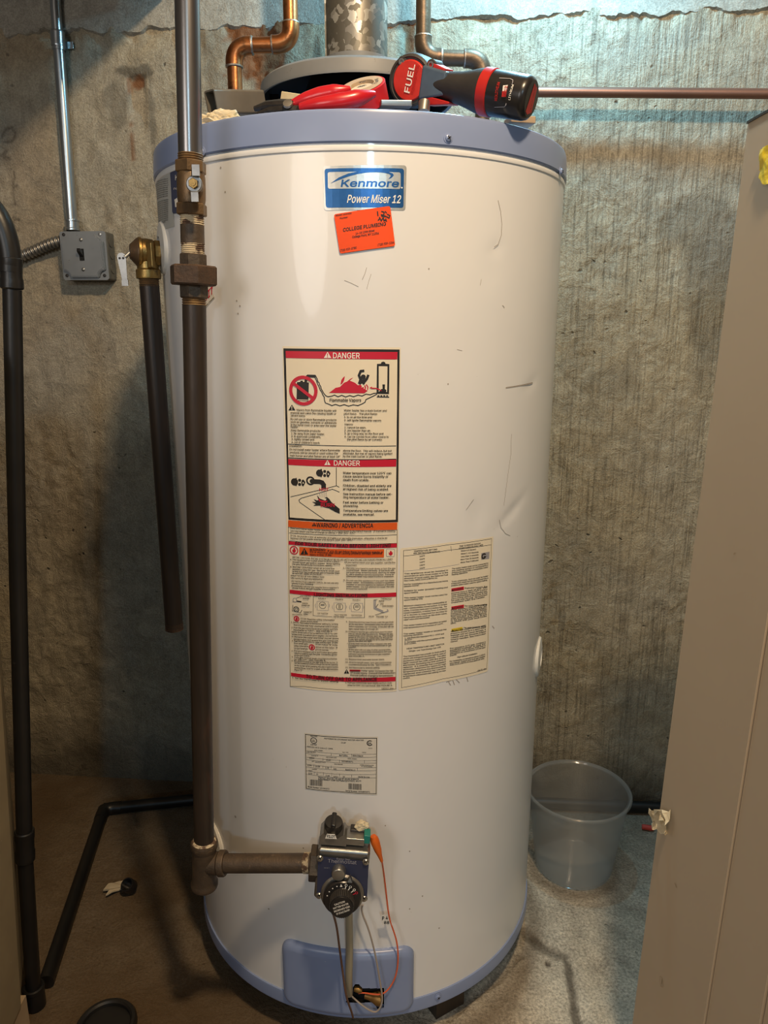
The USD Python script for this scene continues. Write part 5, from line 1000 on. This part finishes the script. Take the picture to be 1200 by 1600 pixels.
obj('yellow_sticker', ym, 'yellow_tape', smooth=True, label='crinkled bright yellow tape stuck high on the right cabinet', cat='tape')
# scrap of masking tape on the cabinet's far edge
def crumple(nu, nv, fn, seed, amp):
    U, W = np.meshgrid(np.linspace(0, 1, nu), np.linspace(0, 1, nv)); P = fn(U, W)
    P = P + amp*(np.stack([meshkit.fbm(np.stack([U*4, W*4, U*0+s+seed], -1), 3, s+seed) for s in range(3)], -1)-.5)
    i = (np.arange(nv-1)[:, None]*nu + np.arange(nu-1)[None]).ravel(); f = np.vstack([np.stack([i, i+1, i+nu+1], 1), np.stack([i, i+nu+1, i+nu], 1)])
    return trimesh.Trimesh(P.reshape(-1, 3), f, process=False)
tc_ = [at_y(1014, 1265, .745), on_cab(1054, 1267) + V(-.002, 0, 0), on_cab(1049, 1308) + V(-.002, 0, 0), at_y(1024, 1287, .745)]
bil = lambda c: (lambda U, W: ((1-U)*(1-W))[..., None]*c[0] + (U*(1-W))[..., None]*c[1] + (U*W)[..., None]*c[2] + ((1-U)*W)[..., None]*c[3])
sc_ = crumple(9, 7, bil(tc_), 3, .016); sc_.vertices[:, 0] -= .003
obj('tape_scrap', sc_, 'cream_paper', smooth=False, label='crumpled cream tape scrap stuck on the edge of the right cabinet', cat='tape')
# left cabinet and its plinth
lc = thing('side_cabinet', 'speckled beige cabinet side at the lower left edge, in front of the standing black pipe', 'cabinet', (-.75, .6, 0))
obj('plinth', trimesh.convex.convex_hull(np.array([(x, y, z) for x in (-.512, -1.2) for y in (.20, .862) for z in (0, .050)])), 'plinth_wood', lc, label='pale wooden plinth')
LT_ = .95  # height above the visible part chosen to shade the lower left wall
fe = lambda z: (-.5127 + .0665*z, .842, z)
re_ = lambda z: (-.549 + .035*z, .93, z)
obj('front_panel', trimesh.convex.convex_hull(np.array([p for z in (.052, LT_) for p in (fe(z), (-1.2, .842, z), (fe(z)[0]+.05, .20, z), (-1.2, .20, z))])), 'cabinet_left_paint', lc)
obj('rear_panel', trimesh.convex.convex_hull(np.array([p for z in (.052, LT_) for p in ((fe(z)[0]-.003, .845, z), re_(z), (-1.2, .845, z), (-1.2, .93, z))])), 'cabinet_left_paint', lc)

# ------------------------------------------------------------------ plastic tub and litter on the floor
bk = at_z(895, 1352, 0.0)
rim, hh, rbs = .0914, .162, .0680
w = .0011
prof = [(.0001, .0035), (rbs-.006, .0035), (rbs-.002, .0015), (rbs, .003), (rbs+.002, .008), (rbs+(rim-rbs)*.80, hh-.028), (rim-.0045, hh-.0265), (rim-.0028, hh-.006), (rim+.0005, hh-.0055), (rim+.002, hh-.003), (rim+.0012, hh), (rim-.001, hh), (rim-.0045, hh-.003), (rim-.0062, hh-.025), (rbs+(rim-rbs)*.80-w, hh-.0295), (rbs+.002-w, .010), (rbs-.004, .0050), (.0001, .0050)]
tb_ = thing('plastic_tub', 'empty translucent plastic tub on the floor right of the heater', 'tub', (bk[0], bk[1], 0))
obj('tub_wall', put(lathe(prof, 96), (bk[0], bk[1], .001)), 'frosted_plastic', tb_, smooth=40)
obj('rim_bead', put(lathe([(rim+.0012, hh-.0058), (rim+.0030, hh-.004), (rim+.0030, hh-.001), (rim+.0010, hh+.0006), (rim-.0010, hh+.0004)], 96), (bk[0], bk[1], .001)), 'frosted_plastic', tb_, label='rolled rim of the tub')
rp_ = at_z(1012, 1293, .006)
obj('red_plug', put(lathe([(0, -.011), (.0045, -.011), (.0052, -.009), (.0052, .007), (.0042, .011), (0, .011)], 18), rp_, (1, -.25, 0)), 'floor_red', label='small red plug on the floor beside the tub', cat='plug')
bcap = at_z(205, 1397, .0)
obj('black_cap', put(lathe([(.0112, 0), (.0120, .001), (.0120, .016), (.0112, .0175), (.0100, .0175), (.0098, .004), (0, .004)], 30), bcap + V(0, .004, .011), (-.25, -.55, .8)), 'black_plastic', label='small black plastic cap on the brown floor', cat='cap')
def flake(pxs, h, seed):
    g = sg.Polygon([at_z(*q, .004)[:2] for q in pxs]); m = ext(g.buffer(-.0006).buffer(.0006).segmentize(.004), .0022); m.vertices[:, 2] += .001 + h*meshkit.fbm(m.vertices*V(60, 60, 0)+seed, 2, seed); return m
obj('wood_flake', flake([(161, 1394), (170, 1384), (186, 1379), (200, 1378), (206, 1379), (200, 1385), (192, 1388), (176, 1398), (165, 1403), (172, 1394)], .010, 4), 'flake_white', smooth=False, label='pale splintered wood flake beside the black cap', cat='wood chip')
dr = at_z(166, 1606, .0)
obj('drain_ring', put(lathe([(.0001, .001), (.0335, .001), (.0335, .007), (.0360, .0095), (.0400, .0095), (.0425, .006), (.0430, 0.0)], 60), (dr[0], dr[1], .0005)), 'rubber_ring', label='round black rubber ring on the floor at the bottom edge', cat='drain ring')

# ------------------------------------------------------------------ things lying on the heater's top
HC, EC = at_y(648, 127, .935), at_y(830, 154.5, .866)
ta_ = (EC-HC)/np.linalg.norm(EC-HC); TL = np.linalg.norm(EC-HC)
tool = thing('power_tool', 'cordless right-angle power tool with a round red disc and black battery', 'power tool', (*HC[:2], ZT-.004))
pr_ = lambda l: [(r, t*TL) for t, r in l]
obj('grip', put(lathe(pr_([(.10, .0001), (.10, .0120), (.20, .0138), (.30, .0144), (.42, .0164), (.50, .0190), (.56, .0214), (.615, .0230), (.615, .0001)]), 48), HC, ta_), 'black_rubber', tool)
obj('red_band', put(lathe(pr_([(.612, .0226), (.618, .0237), (.69, .0238), (.697, .0228)]), 48), HC, ta_), 'tool_red', tool)
bt = obj('battery', put(lathe(pr_([(.69, .0001), (.69, .0226), (.73, .0225), (.80, .0224), (.955, .0219), (.985, .0205), (1.0, .0180), (1.004, .0170), (1.004, 0.0001)]), 48), HC, ta_), 'black_plastic', tool)
ap = axis_print(HC, ta_, .0226)
z_ = lambda x, y: (590 + x/4.444, 70 + y/4.444)
def al(ink, pts, wd, off): ap.line(ink, [z_(*q) for q in pts], wd, off)
al('grey', [(845, 232), (920, 236), (940, 246), (938, 262), (890, 420), (880, 430), (812, 432)], .0007, .0004)
ap.poly('white', [z_(*q) for q in ((872, 282), (906, 280), (890, 364), (862, 362))], .0004); ap.poly('red', [z_(*q) for q in ((866, 322), (898, 322), (891, 363), (862, 361))], .0006)
def at_(ink, t, x0, y0, x1, y1, h, **k): (a, b), (c, d) = z_(x0, y0), z_(x1, y1); ap.text(ink, t, a, b, c, d, h/4.444, **k)
def side_text(ink, t, x0, y0, x1, y1, h, off, bold=True):
    a, b = V(*ap.uv(*z_(x0, y0))), V(*ap.uv(*z_(x1, y1))); d = b-a; n = V(-d[1], d[0])/np.linalg.norm(d); v, f = text2d(t, bold)
    q0 = ap.place(np.array([a[0]]), np.array([a[1]]), 0)[0]; q1 = ap.place(np.array([a[0]+n[0]*.001]), np.array([a[1]+n[1]*.001]), 0)[0]
    if (q1-q0)[0] > 0: n = -n
    q = a + v[:, :1]/v[:, 0].max()*d + v[:, 1:]*n*h; ap._add(ink, q, f, off)
side_text('red', 'M12', 895, 358, 905, 288, .0030, .0008); side_text('white', 'LITHIUM', 922, 384, 948, 280, .0022, .0006); side_text('red', 'REDLITHIUM', 832, 390, 852, 262, .0030, .0006)
ap.build(bt, {'grey': ('outline', 'ink_grey', None), 'white': ('white_lettering', 'ink_white', None), 'red': ('red_lettering', 'tool_red', None)})
ep = plane_print(HC + ta_*TL*1.0042, ta_)
ep.poly('red', [(835, 130), (839, 138), (830, 176), (823, 179), (821, 174)], .0003)
ep.text('dark', 'XC 4.0', 828, 176, 836, 136, 4.5, off=.0007, bold=True)
el = obj('end_label', ep.mesh('red'), 'tool_red', bt, smooth=False, label='red label on the battery end'); ep.build(el, {'dark': ('end_lettering', 'black_plastic', None)})
cdir = CAM-HC; cdir /= np.linalg.norm(cdir); hn = cdir - ta_*np.dot(cdir, ta_)*.85; hn /= np.linalg.norm(hn)
hb = HC - hn*.014
hs = [put(lathe([(.0001, -.022), (.020, -.022), (.0265, -.016), (.0275, 0), (.0275, .008), (.0262, .0125), (.0235, .0140), (.0225, .0125), (.0001, .0125)], 48), HC, hn)]
hp_ = plane_print(HC + hn*.012, hn)
lob = []
for px, py in ((674.5, 101.5), (661.5, 152), (629, 96.5)):
    u, v = hp_.uv(px, py); p = hp_.place(np.array([u]), np.array([v]), 0)[0]; lob.append(p); hs.append(put(lathe([(.0001, -.02), (.0058, -.02), (.0058, .0005), (.0050, .0015), (0, .0015)], 20), p, hn))
hd = obj('gear_head', cat(*hs), 'grip_grey', tool)
for p in lob: obj('screw', put(lathe([(.0034, .0014), (.0034, .003), (.0018, .003), (.0016, .0018), (0, .0018)], 16), p, hn), 'valve_metal', hd)
obj('red_disc', put(lathe([(.0206, .0120), (.0202, .0140), (.0192, .0150), (0, .0152)], 48), HC, hn), 'disc_red', hd, label='round red emblem disc')
fp_ = plane_print(HC + hn*.0154, hn)
def up_text(ink, t, x0, y0, x1, y1, h, bold=True):
    a, b = V(*fp_.uv(x0, y0)), V(*fp_.uv(x1, y1)); d = b-a; n = V(-d[1], d[0])/np.linalg.norm(d); v, f = text2d(t, bold)
    fp_._add(ink, a + v[:, :1]/v[:, 0].max()*d + v[:, 1:]*n*h, f, .0005)
up_text('w', 'FUEL', 640, 146, 649, 101, .0068); up_text('r', 'POWERSTATE', 646.5, 146, 655, 102, .0034)
fp_.build(hd, {'w': ('disc_lettering', 'ink_white', None), 'r': ('small_lettering', 'tool_red', None)})
nk0, nk1 = HC + ta_*.018, HC + ta_*TL*.30
sv = np.cross(hn, ta_)
sv = sv if sv[2] > 0 else -sv
obj('neck_housing', trimesh.convex.convex_hull(np.vstack([put(rbox(.034, .030, .006, .003), nk0, ta_, sv).vertices, put(rbox(.024, .026, .006, .003), nk1 + sv*.002, ta_, sv).vertices])), 'badge_slate', tool, smooth=25, label='slate blue housing of the neck')
obj('red_wedge', trimesh.convex.convex_hull(np.vstack([put(rbox(.006, .024, .004, .001), nk0 + sv*.018 + ta_*.004, ta_, sv).vertices, put(rbox(.003, .020, .004, .001), nk0 + sv*.015 + ta_*.022, ta_, sv).vertices])), 'tool_red', tool)
obj('red_wedge', trimesh.convex.convex_hull(np.vstack([put(rbox(.010, .026, .004, .001), nk0 - sv*.017 + ta_*.004, ta_, sv).vertices, put(rbox(.003, .026, .004, .001), nk0 - sv*.016 + ta_*.034, ta_, sv).vertices])), 'tool_red', tool)
obj('drive_stub', rod(at_y(662, 176, .905), at_y(663, 160, .91), .0065, 18), 'nickel', tool)
# red vinyl tape roll
tn = V(-.22, -.54, .82); tn /= np.linalg.norm(tn)
tcn = at_y(565, 133.5, .893); HT_, RO, RI = .019, .0262, .0165
roll = thing('tape_roll', 'roll of red electrical tape lying among the tools on top', 'tape', (*tcn[:2], ZT-.004))
obj('tape_winding', put(lathe([(.0185, -HT_), (RO, -HT_), (RO, -.0004), (RO-.0006, 0), (.0185, 0), (.0185, -HT_)], 56), tcn, tn), 'tape_red', roll)
core = obj('cardboard_core', put(lathe([(.0135, -HT_), (.0190, -HT_), (.0190, .0004), (.0185, .0008), (.0140, .0008), (.0135, 0), (.0135, -HT_)], 48), tcn, tn), 'cardboard', roll)
face_d = put(lathe([(.0235, 0.0003), (.0235, .0007), (.0187, .0007)], 48), tcn, tn); obj('tape_edge', face_d, 'cardboard', roll, label='tan edge of the winding')
obj('core_disc', put(lathe([(.0138, -.003), (0, -.003)], 40), tcn, tn), 'plate_paper', core, label='pale disc inside the core')
tp = plane_print(tcn + tn*.0009, tn, V(.25, .8, .6))
for t, a0, r in (('1700C', -20, .0088), ('VINYL', 150, .0088), ('TAPE', 75, .0193)):
    for i, c in enumerate(t):
        v, f = text2d(c, True); ang = math.radians(a0 + 14*i - 90); R_ = np.array([[math.cos(ang+PI/2), -math.sin(ang+PI/2)], [math.sin(ang+PI/2), math.cos(ang+PI/2)]])
        tp._add('t', (v*.0036) @ R_.T + r*V(math.cos(ang), math.sin(ang)), f, .0003)
obj('core_lettering', tp.mesh('t'), 'ink_text', core, smooth=False, kind='stuff')
# red-handled cutters
def handle(pxs, ys, rs_): return tube(spline([at_y(*q, y) for q, y in zip(pxs, ys)], 24), np.interp(np.linspace(0, 1, 24), np.linspace(0, 1, len(rs_)), rs_), 18)
pz = thing('pliers', 'red handled pliers lying on top with the dark jaws pointing left', 'pliers', (*at_y(470, 166, .86)[:2], ZT-.004))
obj('handle', handle([(456, 164), (480, 155), (515, 146), (538, 141), (547, 139)], (.865, .862, .858, .856, .857), (.0045, .0072, .0085, .0078, .003)), 'handle_red', pz)
obj('handle', handle([(470, 169), (505, 163), (545, 157), (572, 150), (584, 147)], (.852, .846, .846, .852, .858), (.005, .0075, .0088, .0085, .0035)), 'handle_red', pz)
jw = [at_y(398, 170, .885), at_y(418, 166, .88), at_y(440, 166, .872), at_y(462, 165, .864)]
obj('jaw', tube(jw, [.0028, .0055, .0070, .0060], 10), 'dark_tool', pz, smooth=20)
obj('jaw', tube([p + V(.004, -.006, -.007) for p in jw], [.0025, .0050, .0068, .0055], 10), 'dark_tool', pz, smooth=20)
obj('pivot', put(lathe([(.0055, 0), (.005, .002), (0, .0026)], 20), at_y(450, 163, .858), (-.1, -.8, .5)), 'nickel', pz)
s0, s1 = at_y(441, 153, .93), at_y(505, 163, .905)
obj('wood_stick', put(rbox(.0125, .008, np.linalg.norm(s1-s0), .0012), (s0+s1)/2, s1-s0, (0, 0, 1)), 'pale_wood', label='short pale wooden stick behind the red pliers handle', cat='stick')
# rectangular tube offcut on a wad of paper
q0 = at_y(330, 160.5, .975); tax = V(.62, .76, .20); tax /= np.linalg.norm(tax)
so = sg.box(-.0095, -.0135, .0095, .0135).buffer(-.003).buffer(.003); sh_ = so.difference(so.buffer(-.0018))
tbm = ext(sh_, .080); 
obj('rectangular_tube', put(tbm, q0, tax, np.cross(V(0, 0, 1), tax)), 'tube_steel', smooth=30, label='offcut of dull rectangular metal tube left of the draft hood', cat='metal tube')
cr = trimesh.creation.icosphere(4, 1.0); cvv = cr.vertices.copy(); cr.vertices = cvv*V(.050, .026, .0175)*(.35+1.1*np.abs(meshkit.fbm(cvv*3.0+9, 4, 9)-.1)[:, None]); pc = at_y(350, 182, .955)
cr.vertices[:, 2] -= cr.vertices[:, 2].min()
obj('paper_wad', put(cr, V(pc[0], .945, ZT-.004)), 'cream_paper', smooth=False, label='crumpled cream paper under the rectangular tube', cat='paper')
mp = at_y(618, 163, .885)
obj('metal_plate', put(rbox(.034, .02, .006, .0012), mp, (0, -.1, 1), (1, .1, 0)), 'nickel', label='small flat metal plate between the tape roll and the power tool', cat='metal plate')
ch = at_y(812, 190.5, .935)
obj('cardboard_chip', put(rbox(.030, .024, .008, .0014), V(ch[0], .935, ch[2]), (0, 0, 1), (1, .2, 0)), 'cardboard', label='brown cardboard chip on the rim behind the battery', cat='cardboard')
